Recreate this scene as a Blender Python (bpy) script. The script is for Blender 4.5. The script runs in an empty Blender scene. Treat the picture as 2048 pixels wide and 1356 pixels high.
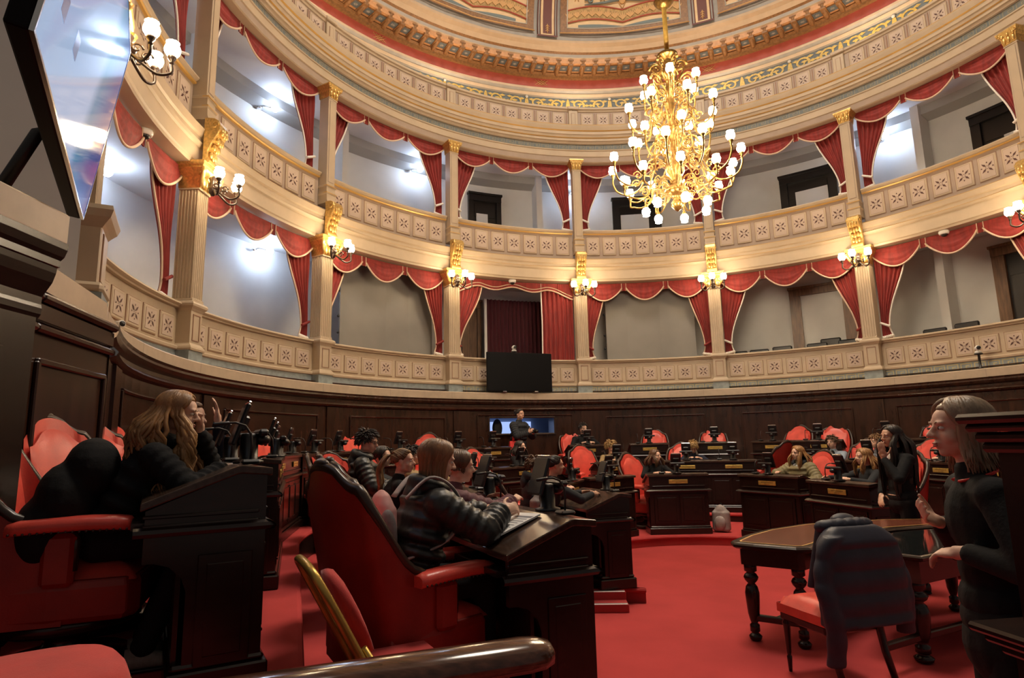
import bpy, math, random
from math import sin, cos, pi, radians, degrees, sqrt, atan2, hypot
from mathutils import Vector, Matrix, Quaternion
rnd = random.Random(7)
SC = bpy.context.scene
COL = SC.collection
V = Vector
# ------------------------------------------------------------------ camera
CX, CY, CZ = -2.582, -8.335, 1.64
cam_d = bpy.data.cameras.new('camera'); cam = bpy.data.objects.new('camera', cam_d); COL.objects.link(cam)
cam_d.sensor_width = 36; cam_d.lens = 1234.4/2048*36; cam_d.clip_start = .05; cam_d.clip_end = 100
cam.matrix_world = Matrix.Translation((CX, CY, CZ)) @ Matrix.Rotation(radians(90+9.5185), 4, 'X') @ Matrix.Rotation(radians(-1.2722), 4, 'Z')
SC.camera = cam
SC.view_settings.view_transform = 'Standard'; SC.view_settings.look = 'None'
SC.view_settings.gamma = 1; SC.view_settings.use_curve_mapping = False
SC.view_settings.exposure = 0.0
# ------------------------------------------------------------------ materials
MATS = {}
def mat(name, col, rough=.5, metal=0., emit=0., ecol=None, var=0., vscale=8., bump=0., bscale=60., spec=.5, coat=0., sheen=0., stretch=None, col2=None):
    m = bpy.data.materials.new(name); m.use_nodes = True
    nt = m.node_tree; b = nt.nodes['Principled BSDF']
    b.inputs['Base Color'].default_value = (*col, 1); b.inputs['Roughness'].default_value = rough
    b.inputs['Metallic'].default_value = metal; b.inputs['Specular IOR Level'].default_value = spec
    if coat: b.inputs['Coat Weight'].default_value = coat; b.inputs['Coat Roughness'].default_value = .12
    if sheen: b.inputs['Sheen Weight'].default_value = sheen
    if emit:
        b.inputs['Emission Color'].default_value = (*(ecol or col), 1); b.inputs['Emission Strength'].default_value = emit
    if var or bump:
        tc = nt.nodes.new('ShaderNodeTexCoord'); mp = nt.nodes.new('ShaderNodeMapping')
        nt.links.new(tc.outputs['Object'], mp.inputs['Vector'])
        if stretch: mp.inputs['Scale'].default_value = stretch
    if var:
        n = nt.nodes.new('ShaderNodeTexNoise'); n.inputs['Scale'].default_value = vscale; n.inputs['Detail'].default_value = 4
        nt.links.new(mp.outputs['Vector'], n.inputs['Vector'])
        r = nt.nodes.new('ShaderNodeMix'); r.data_type = 'RGBA'
        c2 = col2 or tuple(min(1, c*(1+var)) for c in col); c1 = tuple(c*(1-var) for c in col) if not col2 else col
        r.inputs[6].default_value = (*c1, 1); r.inputs[7].default_value = (*c2, 1)
        cr = nt.nodes.new('ShaderNodeMapRange'); cr.inputs[1].default_value = .35; cr.inputs[2].default_value = .65
        nt.links.new(n.outputs['Fac'], cr.inputs[0]); nt.links.new(cr.outputs[0], r.inputs[0])
        nt.links.new(r.outputs[2], b.inputs['Base Color'])
    if bump:
        n2 = nt.nodes.new('ShaderNodeTexNoise'); n2.inputs['Scale'].default_value = bscale; n2.inputs['Detail'].default_value = 3
        nt.links.new(mp.outputs['Vector'], n2.inputs['Vector'])
        bp = nt.nodes.new('ShaderNodeBump'); bp.inputs['Strength'].default_value = bump; bp.inputs['Distance'].default_value = .01
        nt.links.new(n2.outputs['Fac'], bp.inputs['Height']); nt.links.new(bp.outputs['Normal'], b.inputs['Normal'])
    MATS[name] = m
    return m
M = MATS
mat('cream', (.47, .37, .255), .45, var=.05, vscale=3, bump=.03, bscale=25)
mat('cream_panel', (.50, .39, .305), .5, var=.04, vscale=5)
mat('taupe', (.36, .275, .21), .5, var=.05, vscale=4)
mat('stone', (.48, .37, .265), .42, var=.06, vscale=6, bump=.03)
mat('motif', (.085, .035, .028), .6)
mat('motif_line', (.30, .17, .11), .6)
mat('gold_line', (.62, .38, .11), .35, metal=.3)
mat('gilt', (.27, .155, .042), .3, metal=.8, var=.25, vscale=30, bump=.2, bscale=40)
mat('gold', (.66, .44, .15), .34, metal=.7, var=.2, vscale=30, bump=.25, bscale=40)
mat('key_blue', (.24, .28, .28), .5, var=.15, vscale=10)
mat('key_gold', (.50, .42, .20), .5)
mat('fret_dark', (.14, .16, .16), .5, var=.12, vscale=9)
mat('fret_line', (.26, .23, .15), .5)
mat('gallery_wall', (.72, .72, .70), .6, var=.04, vscale=1.5)
mat('gallery_ceiling', (.74, .75, .76), .6, var=.03, vscale=2)
mat('gallery_beam', (.40, .40, .385), .6)
mat('gallery_floor', (.16, .04, .03), .8)
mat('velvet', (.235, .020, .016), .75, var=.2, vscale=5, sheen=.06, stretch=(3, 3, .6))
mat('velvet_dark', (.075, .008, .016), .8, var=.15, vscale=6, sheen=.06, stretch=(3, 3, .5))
mat('fringe', (.66, .48, .35), .7)
mat('fringe_white', (.80, .74, .66), .7)
mat('wood_wall', (.032, .012, .0065), .27, var=.3, vscale=2.2, bump=.02, stretch=(4, 4, .7))
mat('wood_dark', (.016, .0075, .006), .24, var=.22, vscale=6, stretch=(1, 1, 5))
mat('wood_top', (.045, .026, .018), .2, var=.3, vscale=7, stretch=(1, 4, 4))
mat('wood_rail', (.085, .034, .02), .16, var=.4, vscale=9, stretch=(1, 6, 6), coat=.4)
mat('wood_frame', (.035, .020, .014), .3, var=.3, vscale=8)
mat('wood_door', (.17, .085, .040), .35, var=.3, vscale=5, stretch=(5, 5, .6))
mat('door_black', (.012, .010, .009), .3)
mat('door_white', (.75, .76, .76), .5)
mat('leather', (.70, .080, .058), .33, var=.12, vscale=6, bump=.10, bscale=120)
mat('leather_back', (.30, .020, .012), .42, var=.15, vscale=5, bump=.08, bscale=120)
mat('carpet', (.47, .060, .060), .95, var=.10, vscale=1.3, bump=.35, bscale=400, spec=.1)
mat('carpet_dark', (.12, .012, .010), .9)
mat('cushion', (.50, .030, .026), .8, var=.1, vscale=10, bump=.15, bscale=250, sheen=.2)
mat('brass_frame', (.50, .33, .08), .34, metal=.7, var=.15, vscale=12)
mat('brass_plate', (.72, .50, .13), .33, metal=.65, var=.12, vscale=20)
mat('plate_text', (.16, .10, .03), .5)
mat('black_plastic', (.012, .012, .013), .35)
mat('screen_off', (.05, .053, .056), .16, var=.1, vscale=3)
mat('tv_black', (.004, .004, .005), .5, spec=.12)
mat('wood_darkest', (.012, .006, .005), .25)
mat('chrome', (.75, .75, .75), .2, metal=1)
mat('white_plastic', (.82, .81, .78), .35)
mat('strip_metal', (.75, .73, .70), .3, metal=.6)
mat('paper', (.86, .86, .85), .7)
mat('ink', (.25, .25, .28), .7)
mat('bulb', (1, .93, .80), .4, emit=62, ecol=(1, .80, .56))
mat('bulb_sconce', (1, .93, .80), .4, emit=44, ecol=(1, .77, .48))
mat('spot_cool', (.9, .95, 1), .4, emit=62, ecol=(.62, .76, 1))
mat('gray_screen', (.20, .185, .165), .5, var=.08, vscale=1.2)
mat('frieze_blue', (.10, .125, .14), .6, var=.12, vscale=10)
mat('frieze_gold', (.46, .32, .06), .45, var=.2, vscale=25)
mat('dome_red', (.42, .085, .060), .6, var=.06, vscale=6)
mat('dome_orange', (.55, .29, .13), .5, var=.10, vscale=12)
mat('dome_brown', (.24, .12, .045), .5, var=.2, vscale=18)
mat('dome_gray', (.36, .34, .31), .6, var=.06, vscale=5)
mat('dome_tan', (.52, .40, .275), .5, var=.05, vscale=5)
mat('dome_cream', (.74, .55, .32), .6, var=.05, vscale=5)
mat('dome_lattice', (.60, .36, .15), .6)
mat('dome_ribbon', (.46, .31, .12), .6, var=.25, vscale=14)
mat('dome_wine', (.14, .045, .04), .6)
mat('dome_teal', (.16, .21, .22), .6)
mat('dome_white', (.52, .51, .47), .6)
mat('leather_top', (.15, .045, .025), .22, var=.15, vscale=9)
mat('glass_top', (.012, .014, .014), .06)
mat('navy_puffer', (.020, .024, .042), .55, var=.15, vscale=8, bump=.2, bscale=14)
mat('black_puffer', (.016, .017, .017), .42, var=.3, vscale=14, bump=.35, bscale=16)
mat('black_cloth', (.010, .010, .011), .85, bump=.2, bscale=60, spec=.2)
mat('charcoal_cloth', (.030, .032, .036), .85, bump=.2, bscale=50, spec=.2)
mat('navy_cloth', (.018, .022, .040), .85, bump=.2, bscale=50, spec=.2)
mat('burgundy_cloth', (.115, .028, .040), .7, bump=.35, bscale=16)
mat('pink_cloth', (.62, .30, .30), .8)
mat('olive_puffer', (.20, .165, .080), .6, var=.12, vscale=8, bump=.3, bscale=18)
mat('tan_cloth', (.30, .20, .090), .75)
mat('denim', (.26, .32, .40), .8, var=.12, vscale=10, bump=.15, bscale=80)
mat('checked_cloth', (.16, .17, .20), .8, var=.5, vscale=30)
mat('white_cloth', (.72, .70, .68), .8)
mat('grey_scarf', (.34, .38, .43), .9)
mat('bag_grey', (.17, .155, .155), .7, var=.15, vscale=9, bump=.15, bscale=40)
mat('bag_light', (.36, .31, .29), .6, var=.25, vscale=8, bump=.15, bscale=40)
mat('bag_pink', (.56, .30, .28), .7, var=.15, vscale=8)
mat('bag_red', (.68, .035, .03), .6)
mat('grey_shoe', (.26, .235, .21), .8, var=.2, vscale=20, bump=.3, bscale=150)
mat('shoe_black', (.012, .012, .012), .4)
mat('skin', (.72, .44, .32), .5, var=.05, vscale=12)
mat('skin_tan', (.58, .33, .22), .5, var=.05, vscale=12)
mat('lips', (.42, .14, .11), .45)
mat('eye_white', (.75, .72, .68), .3)
mat('iris', (.03, .018, .012), .2)
for n, c in dict(brown=(.105, .052, .026), auburn=(.20, .095, .040), dark=(.020, .013, .010), blond=(.36, .22, .085), lightbrown=(.19, .105, .045), ash=(.30, .215, .14), golden=(.31, .155, .055)).items():
    mat('hair_'+n, c, .42, var=.35, vscale=22, bump=.3, bscale=40, stretch=(1, 1, .15))
mat('window_glow', (.30, .40, .62), .6, emit=.7, ecol=(.33, .45, .80))
mat('dim_room', (.30, .36, .46), .7)
mat('red_led', (.8, .1, .05), .5, emit=2)
# ------------------------------------------------------------------ mesh builder
class MB:
    def __init__(s): s.v = []; s.f = []; s.mi = []; s.sm = []; s.T = None
    def add(s, vs, fs, m=0, sm=False):
        o = len(s.v)
        if s.T is not None: vs = [s.T @ V(p) for p in vs]
        s.v += [tuple(p) for p in vs]
        for f in fs: s.f.append([i+o for i in f]); s.mi.append(m); s.sm.append(sm)
    def box(s, c, d, m=0, ch=0., R=None):
        x, y, z = d[0]/2, d[1]/2, d[2]/2
        if ch <= 0:
            vs = [(-x,-y,-z),(x,-y,-z),(x,y,-z),(-x,y,-z),(-x,-y,z),(x,-y,z),(x,y,z),(-x,y,z)]
            fs = [(0,3,2,1),(4,5,6,7),(0,1,5,4),(1,2,6,5),(2,3,7,6),(3,0,4,7)]
        else:
            ch = min(ch, x*.9, y*.9, z*.9); vs = []; fs = []
            idx = {}
            for sx in (-1,1):
                for sy in (-1,1):
                    for sz in (-1,1):
                        for a in range(3):
                            p = [sx*(x-ch), sy*(y-ch), sz*(z-ch)]; p[a] = (sx*x, sy*y, sz*z)[a]
                            idx[sx,sy,sz,a] = len(vs); vs.append(p)
            I = idx
            for a in range(3):
                b, c2 = (a+1) % 3, (a+2) % 3
                for sg in (-1,1):
                    q = []
                    for u, w in ((-1,-1),(1,-1),(1,1),(-1,1)):
                        k = [0,0,0]; k[a] = sg; k[b] = u; k[c2] = w; q.append(I[k[0],k[1],k[2],a])
                    fs.append(q if sg > 0 else q[::-1])
                for u in (-1,1):
                    for w in (-1,1):   # edge along axis a
                        k0 = [0,0,0]; k0[b] = u; k0[c2] = w; k1 = k0[:]; k0[a] = -1; k1[a] = 1
                        q = [I[(*k0, b)], I[(*k1, b)], I[(*k1, c2)], I[(*k0, c2)]]
                        fs.append(q if u*w < 0 else q[::-1])
            for sx in (-1,1):
                for sy in (-1,1):
                    for sz in (-1,1):
                        q = [I[sx,sy,sz,0], I[sx,sy,sz,1], I[sx,sy,sz,2]]
                        fs.append(q if sx*sy*sz > 0 else q[::-1])
        c = V(c)
        vs = [(R @ V(p) if R is not None else V(p)) + c for p in vs]
        s.add(vs, fs, m)
    def loft(s, rings, m=0, sm=True, closed=True, caps=True):
        n = len(rings[0]); vs = [p for r in rings for p in r]; fs = []
        for i in range(len(rings)-1):
            for j in range(n if closed else n-1):
                k = (j+1) % n; fs.append((i*n+j, i*n+k, (i+1)*n+k, (i+1)*n+j))
        s.add(vs, fs, m, sm)
        if caps and closed:
            o = len(s.v)-len(vs)
            for a, rev in ((0, True), (len(rings)-1, False)):
                q = [o+a*n+j for j in range(n)]; s.f.append(q[::-1] if rev else q); s.mi.append(m); s.sm.append(False)
    def lathe(s, prof, n=20, c=(0,0,0), m=0, sm=True, caps=True):
        s.loft([[(c[0]+r*cos(2*pi*j/n), c[1]+r*sin(2*pi*j/n), c[2]+z) for j in range(n)] for r, z in prof], m, sm, True, caps)
    def tube(s, pts, r, n=8, m=0, caps=True, flat=1.):
        pts = [V(p) for p in pts]; k = len(pts)
        rs = r if isinstance(r, (list, tuple)) else [r]*k
        t0 = (pts[1]-pts[0]).normalized()
        up = V((0,0,1)) if abs(t0.z) < .9 else V((1,0,0))
        a = t0.cross(up).normalized(); rings = []
        for i in range(k):
            t = (pts[min(i+1,k-1)]-pts[max(i-1,0)])
            t = t.normalized() if t.length > 1e-9 else t0
            a = (a - t*a.dot(t)); a = a.normalized() if a.length > 1e-6 else t.orthogonal().normalized()
            b = t.cross(a)
            rings.append([pts[i]+a*cos(2*pi*j/n)*rs[i]+b*sin(2*pi*j/n)*rs[i]*flat for j in range(n)])
        s.loft(rings, m, True, True, caps)
    def cap(s, p0, p1, r0, r1, n=10, m=0, flat=None):
        """tapered capsule"""
        p0, p1 = V(p0), V(p1); d = p1-p0; L = d.length
        t = d/L if L > 1e-6 else V((0,0,1))
        a = t.orthogonal().normalized() if flat is None else (V(flat)-t*V(flat).dot(t)).normalized(); b = t.cross(a)
        rings = []
        for ang in (-80,-50,-20): 
            q = radians(ang); rings.append((p0+t*sin(q)*r0, r0*cos(q)))
        for ang in (20,50,80):
            q = radians(ang); rings.append((p1+t*sin(q)*r1, r1*cos(q)))
        s.loft([[c+a*cos(2*pi*j/n)*r+b*sin(2*pi*j/n)*r for j in range(n)] for c, r in rings], m)
    def ell(s, c, r, R=None, n=14, k=9, m=0):
        c = V(c); rings = []
        for i in range(k):
            q = -pi/2+pi*(i+.5)/k if 0 < i < k-1 else (-pi/2+.12 if i == 0 else pi/2-.12)
            ring = []
            for j in range(n):
                p = V((r[0]*cos(q)*cos(2*pi*j/n), r[1]*cos(q)*sin(2*pi*j/n), r[2]*sin(q)))
                ring.append((R @ p if R is not None else p)+c)
            rings.append(ring)
        s.loft(rings, m)
    def prism(s, pts, a, b, axis=2, m=0):
        """outline pts (2D, ccw) extruded between a and b along axis"""
        def P(p, t): return (p[0], p[1], t) if axis == 2 else ((t, p[0], p[1]) if axis == 0 else (p[0], t, p[1]))
        n = len(pts); vs = [P(p, a) for p in pts]+[P(p, b) for p in pts]
        fs = [list(range(n))[::-1], list(range(n, 2*n))]+[(i, (i+1) % n, n+(i+1) % n, n+i) for i in range(n)]
        if axis == 1: fs = [f[::-1] for f in fs]
        s.add(vs, fs, m)
    def sweep(s, prof, u0, u1, n=10, m=0, ms=None, sm=False, caps=True):
        """open profile [(d,z)] swept along u (for warp): rows are profile points"""
        k = len(prof)
        for i in range(k-1):
            vs = []; fs = []
            for j in range(n+1):
                u = u0+(u1-u0)*j/n
                vs += [(u, prof[i][0], prof[i][1]), (u, prof[i+1][0], prof[i+1][1])]
            for j in range(n): fs.append((2*j, 2*j+2, 2*j+3, 2*j+1))
            s.add(vs, fs, ms[i] if ms else m, sm)
        if caps:
            for u, rev in ((u0, False), (u1, True)):
                q = [(u, d, z) for d, z in prof]; s.add(q, [list(range(k))[::-1] if rev else list(range(k))], m)
    def grid(s, P, nu, nv, m=0, sm=True, wrap=False):
        vs = [P(i/nu, j/nv) for j in range(nv+1) for i in range(nu+1)]
        fs = [(j*(nu+1)+i, j*(nu+1)+i+1, (j+1)*(nu+1)+i+1, (j+1)*(nu+1)+i) for j in range(nv) for i in range(nu)]
        s.add(vs, fs, m, sm)
    def mesh(s, name, mats, warp=None):
        me = bpy.data.meshes.new(name)
        vs = [warp(p) for p in s.v] if warp else s.v
        me.from_pydata(vs, [], s.f)
        for mm in mats: me.materials.append(M[mm] if isinstance(mm, str) else mm)
        me.polygons.foreach_set('material_index', s.mi); me.polygons.foreach_set('use_smooth', s.sm)
        me.update()
        return me
    def build(s, name, mats, parent=None, warp=None, loc=None, rotz=0., bevel=0., label=None, subsurf=0, solid=0.):
        if isinstance(mats, str): mats = [mats]
        o = bpy.data.objects.new(name, s.mesh(name, mats, warp)); COL.objects.link(o)
        if parent is not None: o.parent = parent
        if loc is not None: o.location = loc
        if rotz: o.rotation_euler = (0, 0, rotz)
        if solid:
            b = o.modifiers.new('solid', 'SOLIDIFY'); b.thickness = solid; b.offset = 0
        if bevel:
            b = o.modifiers.new('bevel', 'BEVEL'); b.width = bevel; b.segments = 2; b.limit_method = 'ANGLE'; b.angle_limit = radians(40)
        if subsurf:
            b = o.modifiers.new('sub', 'SUBSURF'); b.levels = subsurf; b.render_levels = subsurf
        if label: o['label'] = label
        return o
def tag(o, label, cat, group=None):
    o['label'] = label; o['category'] = cat
    if group: o['group'] = group
    return o
def thing(name, label, cat, loc=(0,0,0), rotz=0., group=None):
    o = bpy.data.objects.new(name, None); o.empty_display_size = .2; COL.objects.link(o)
    o.location = loc; o.rotation_euler = (0, 0, rotz)
    return tag(o, label, cat, group)
def struct(o): o['kind'] = 'structure'; return o
def dup(root, loc, rotz, label=None, group=None, skip=()):
    r = root.copy(); COL.objects.link(r); r.location = loc; r.rotation_euler = (0, 0, rotz)
    if label: r['label'] = label
    if group: r['group'] = group
    for ch in list(root.children):
        if ch.name.split('.')[0] in skip: continue
        c = ch.copy(); COL.objects.link(c); c.parent = r
        for g in list(ch.children):
            d = g.copy(); COL.objects.link(d); d.parent = c
    return r
def pol(r, th, z=0.): return (r*sin(radians(th)), r*cos(radians(th)), z)
def face(th): return pi-radians(th)          # rotz that turns local +Y towards the hall centre
def azr(a): return -radians(a)               # rotz that turns local +Y to compass bearing a
# ================================================================== ARCHITECTURE
TH = dict(A=-116.3, B=-88.9, C=-61.5, D=-33.9, E=-6.5, F=20.4, G=46.9, H=73.4, I=100.)
KEYS = 'ABCDEFGHI'
R = 7.0
def warp_at(thc, RR=R):
    def w(p):
        th = radians(thc)+p[0]/RR; r = RR-p[1]
        return (r*sin(th), r*cos(th), p[2])
    return w
W0 = warp_at(0)
def U(th, RR=R): return radians(th)*RR
def ring(name, prof, mats, t0=-128, t1=118, n=96, ms=None, m=0, sm=False):
    b = MB(); b.sweep([(R-r, z) for r, z in prof], U(t0), U(t1), n, m, ms, sm, caps=False)
    return struct(b.build(name, mats, warp=W0))
# ---- rows: front lines of the three desk rows (straight limb on the left, then an arc round the hall centre)
def path_pt(row, s):
    """row path by arc length s measured from its near left end -> (x, y, facing bearing)"""
    S0, S1, r = PATHS[row]
    L = hypot(S1[0]-S0[0], S1[1]-S0[1])
    if s < L:
        t = s/L; dx, dy = (S1[0]-S0[0])/L, (S1[1]-S0[1])/L
        return S0[0]+dx*s, S0[1]+dy*s, degrees(atan2(dy, -dx))
    th = degrees(atan2(S1[0], S1[1]))+degrees((s-L)/r)
    return r*sin(radians(th)), r*cos(radians(th)), th+180
PATHS = {1: ((-1.36, -1.72), (-1.66, -.75), 1.80), 2: ((-2.159, -4.985), (-3.29, -1.2), 3.5), 3: ((-3.70, -5.42), (-5.10, -1.43), 5.30)}
def path_line(row, off, s0=0., s1=None, n=90):
    S0, S1, r = PATHS[row]; L = hypot(S1[0]-S0[0], S1[1]-S0[1])
    s1 = s1 if s1 is not None else L+r*radians(112-degrees(atan2(S1[0], S1[1])))
    out = []
    for i in range(n+1):
        x, y, a = path_pt(row, s0+(s1-s0)*i/n); a = radians(a)
        out.append((x+sin(a)*off, y+cos(a)*off))
    return out
TIER = {1: .15, 2: .30, 3: .62}
# floor and tiers
b = MB(); b.add([(-9, -11, 0), (9, -11, 0), (9, 8, 0), (-9, 8, 0)], [(0, 1, 2, 3)]); b.T = None
struct(b.build('floor', 'carpet'))
def tier(name, row, z, zlow, pre, off=.12, m='carpet', r_out=6.85):
    inner = pre+path_line(row, off)
    b = MB(); n = len(inner)
    outer = []
    for i, (x, y) in enumerate(inner):
        th = atan2(x, y)
        if y < 0 and x < 0: outer.append((-6.85, y))
        else: outer.append((r_out*sin(th), r_out*cos(th)))
    # top with a rounded carpeted nosing, then the riser
    for i in range(n-1):
        b.add([(*inner[i], z), (*inner[i+1], z), (*outer[i+1], z), (*outer[i], z)], [(0, 1, 2, 3)], 0)
    nose = [(0, z), (.022, z-.006), (.03, z-.025), (.022, z-.045), (.0, z-.05), (0, zlow)]
    for k in range(len(nose)-1):
        rows = []
        for o, zz in (nose[k], nose[k+1]):
            rr = []
            for i in range(n):
                a = V((inner[min(i+1, n-1)][0]-inner[max(i-1, 0)][0], inner[min(i+1, n-1)][1]-inner[max(i-1, 0)][1])).normalized()
                rr.append((inner[i][0]+a.y*o, inner[i][1]-a.x*o, zz))
            rows.append(rr)
        vs = rows[0]+rows[1]
        b.add(vs, [(i, i+1, n+i+1, n+i) for i in range(n-1)], 1 if (k == 4 and row > 1) else 0, k < 4)
    return struct(b.build(name, [m, 'wood_dark']))
tier('floor', 1, TIER[1], 0, [(-1.70, -1.60)], off=.09)
tier('floor', 2, TIER[2], 0., [(-1.75, -6.3), (-1.95, -5.4)], off=.10)
tier('floor', 3, TIER[3], .28, [(-3.05, -8.6), (-3.3, -6.5), (-3.5, -5.9)], off=.14)
# raised platform on the near right where the dais begins
b = MB(); b.box((0, -6.9, .06), (3.6, 2.2, .12), 0, .02)
struct(b.build('floor', 'carpet'))
# ---- dark wood wall (three zones so that the interpreters' window stays open)
RW = 6.75; WW = warp_at(0, RW)
def wsweep(b, prof, t0, t1, n, m=0): b.sweep(prof, U(t0, RW), U(t1, RW), n, m, caps=False)
b = MB()
WIN = (-27.9, -13.8, 1.83, 2.22)
low = [(.05, .5), (.05, .78), (.02, .82), (0, .84), (0, WIN[2])]
mid = [(0, WIN[2]), (0, WIN[3])]
top = [(0, WIN[3]), (0, 2.36), (.045, 2.38), (.06, 2.41), (.03, 2.44), (.0, 2.46), (0., 2.50), (.035, 2.53), (.05, 2.57), (.04, 2.60), (.05, 2.63)]
wsweep(b, low, -122, 112, 90); wsweep(b, top, -122, 112, 90)
wsweep(b, mid, -122, WIN[0], 40); wsweep(b, mid, WIN[1], 112, 50)
for t0 in WIN[:2]: b.sweep([(0, WIN[2]), (-.5, WIN[2]), (-.5, WIN[3]), (0, WIN[3])], U(t0, RW), U(t0, RW)+.004, 1, 0)
struct(b.build('wall_back', 'wood_wall', warp=WW))
# panel mouldings, pilaster strips
b = MB()
def frame(b, u0, u1, z0, z1, w=.035, d=.03, n=10, m=0):
    pr = [(0, -w/2), (d*.6, -w/2), (d, 0), (d*.5, w/2), (0, w/2)]
    for z in (z0, z1): b.sweep([(p, z+q) for p, q in pr], u0, u1, n, m)
    for u in (u0, u1):
        b.box((u, d*.4, (z0+z1)/2), (w, d*.8, z1-z0), m, .006)
ks = [k for k in KEYS]
for i in range(len(ks)-1):
    a, c = U(TH[ks[i]], RW), U(TH[ks[i+1]], RW)
    if i == 3:
        frame(b, a+.42, c-.42, .95, 2.27); 
    else: frame(b, a+.42, c-.42, .95, 2.20)
    for q in (a,):
        b.sweep([(0, .84), (.03, .84), (.03, 2.36), (0, 2.36)], q-.2, q+.2, 2)
struct(b.build('trim_1', 'wood_wall', warp=WW))
# window surround and the lit booth behind it
b = MB(); u0, u1 = U(WIN[0], RW), U(WIN[1], RW)
frame(b, u0, u1, WIN[2], WIN[3], .04, .03, 8)
b.sweep([(.0, WIN[2]-.02), (.04, WIN[2]-.02), (.04, WIN[2]+.0), (0, WIN[2])], u0-.03, u1+.03, 8)
w1 = struct(b.build('window_1', 'wood_frame', warp=WW))
b = MB(); b.sweep([(-.03, WIN[2]), (-1.3, WIN[2]-.3), (-1.3, WIN[3]+.5), (-.03, WIN[3]+.0)], u0-.3, u1+.3, 8, 0)
struct(b.build('wall_booth', 'dim_room', warp=WW))
b = MB(); b.sweep([(-1.2, 1.80), (-1.2, 2.16)], u0-.2, u1-.22, 8, 0)
bs = b.build('booth_screen', 'window_glow', warp=WW); tag(bs, 'pale blue lit screen inside the booth window of the dark wood wall', 'screen')
b = MB(); b.ell((0, 0, .20), (.13, .06, .22)); b.tube([(0, 0, .0), (0, 0, .05)], .03)
x, y, _ = pol(7.1, -24.8); o = b.build('headrest_chair', 'black_plastic', loc=(x, y, 1.78), rotz=face(-24.8)); tag(o, 'black high-backed chair inside the lit booth window', 'chair')
# ---- stone ledge round the hall
b = MB(); b.sweep([(.0, 2.625), (.195, 2.625), (.205, 2.64), (.205, 2.785), (.19, 2.80), (-.35, 2.80)], U(-121.5), U(116), 110)
for i, t in enumerate([-119.8, -105, -90.5, -76, -63.5, -49, -35.6, -20, -9.6, 3, 17, 24.5, 38, 50.5, 64, 80]): b.box((U(t), .204, 2.712), (.008, .006, .15), 1)
struct(b.build('trim_2', ['stone', 'taupe'], warp=W0))
# ---- left end: wall beyond the arc and the pier that carries the big screen
def wall_poly(name, pts, z0, z1, m):
    b = MB()
    for p, q in zip(pts, pts[1:]): b.add([(*p, z0), (*q, z0), (*q, z1), (*p, z1)], [(0, 1, 2, 3)])
    return struct(b.build(name, m))
p0 = pol(RW, -121.8)[:2]
lp = [p0, (-5.50, -4.66), (-5.30, -5.16)]
wall_poly('wall_left', lp, .5, 2.63, 'wood_wall')
b = MB()
for (p, q) in zip(lp, lp[1:]):
    d = V((q[0]-p[0], q[1]-p[1], 0)); L = d.length; d.normalize(); nn = V((-d.y, d.x, 0))
    if nn.x < 0: nn = -nn
    Rm = Matrix((d, nn, V((0, 0, 1)))).transposed()
    c = V(((p[0]+q[0])/2, (p[1]+q[1])/2, 0))
    for z in (.95, 2.20): b.box(c+V((0, 0, z))+nn*.012, (L-.16, .03, .04), 0, .008, Rm)
    for s in (-1, 1): b.box(c+d*s*(L/2-.09)+V((0, 0, 1.575))+nn*.012, (.04, .03, 1.25), 0, .008, Rm)
    b.box(c+V((0, 0, 2.40))+nn*.02, (L, .05, .05), 0, .015, Rm); b.box(c+V((0, 0, 2.50))+nn*.01, (L, .03, .12), 0, .01, Rm); b.box(c+V((0, 0, 2.59))+nn*.025, (L, .07, .06), 0, .02, Rm)
struct(b.build('trim_3', 'wood_wall'))
b = MB()
q0 = pol(6.795, -121.6)[:2]; led = [q0, (-5.46, -4.62), (-5.2, -5.2)]; back = [pol(7.35, -121.6)[:2], (-6.2, -5.0), (-6.0, -5.6)]
for (p, q, pb, qb) in zip(led, led[1:], back, back[1:]):
    b.add([(*p, 2.625), (*q, 2.625), (*q, 2.80), (*p, 2.80), (*qb, 2.80), (*pb, 2.80), (*pb, 2.625), (*qb, 2.625)], [(0, 1, 2, 3), (3, 2, 4, 5), (1, 0, 6, 7)])
struct(b.build('trim_4', 'stone'))
b = MB()
b.box((-5.60, -6.42, 1.2), (1.2, 2.34, 2.4), 0, .015)
b.box((-5.0, -6.4, 1.55), (.03, 1.9, 1.2), 0, .01); b.box((-5.0, -6.4, 1.55), (.05, 1.6, .9), 0, .02)
b.box((-5.60, -6.42, .8), (1.24, 2.38, .1), 0, .02)
b.loft([[(-6.2, -7.6, z+.10), (-5.0+o*.24, -7.6, z+.10), (-5.0+o*.24, -5.25+o*.15, z+.10), (-6.2, -5.25+o*.15, z+.10)] for o, z in ((0, 2.22), (.03, 2.24), (.035, 2.27), (.02, 2.29), (.02, 2.33), (.07, 2.36), (.15, 2.41), (.19, 2.46), (.20, 2.49), (.24, 2.495), (.24, 2.53), (.29, 2.55), (.33, 2.59), (.335, 2.625))], 0, False)
struct(b.build('wall_pier', 'wood_dark'))
b = MB(); b.box((-5.56, -6.40, 2.80), (1.28, 2.40, .17), 0, .012); struct(b.build('trim_5', 'stone'))
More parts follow.
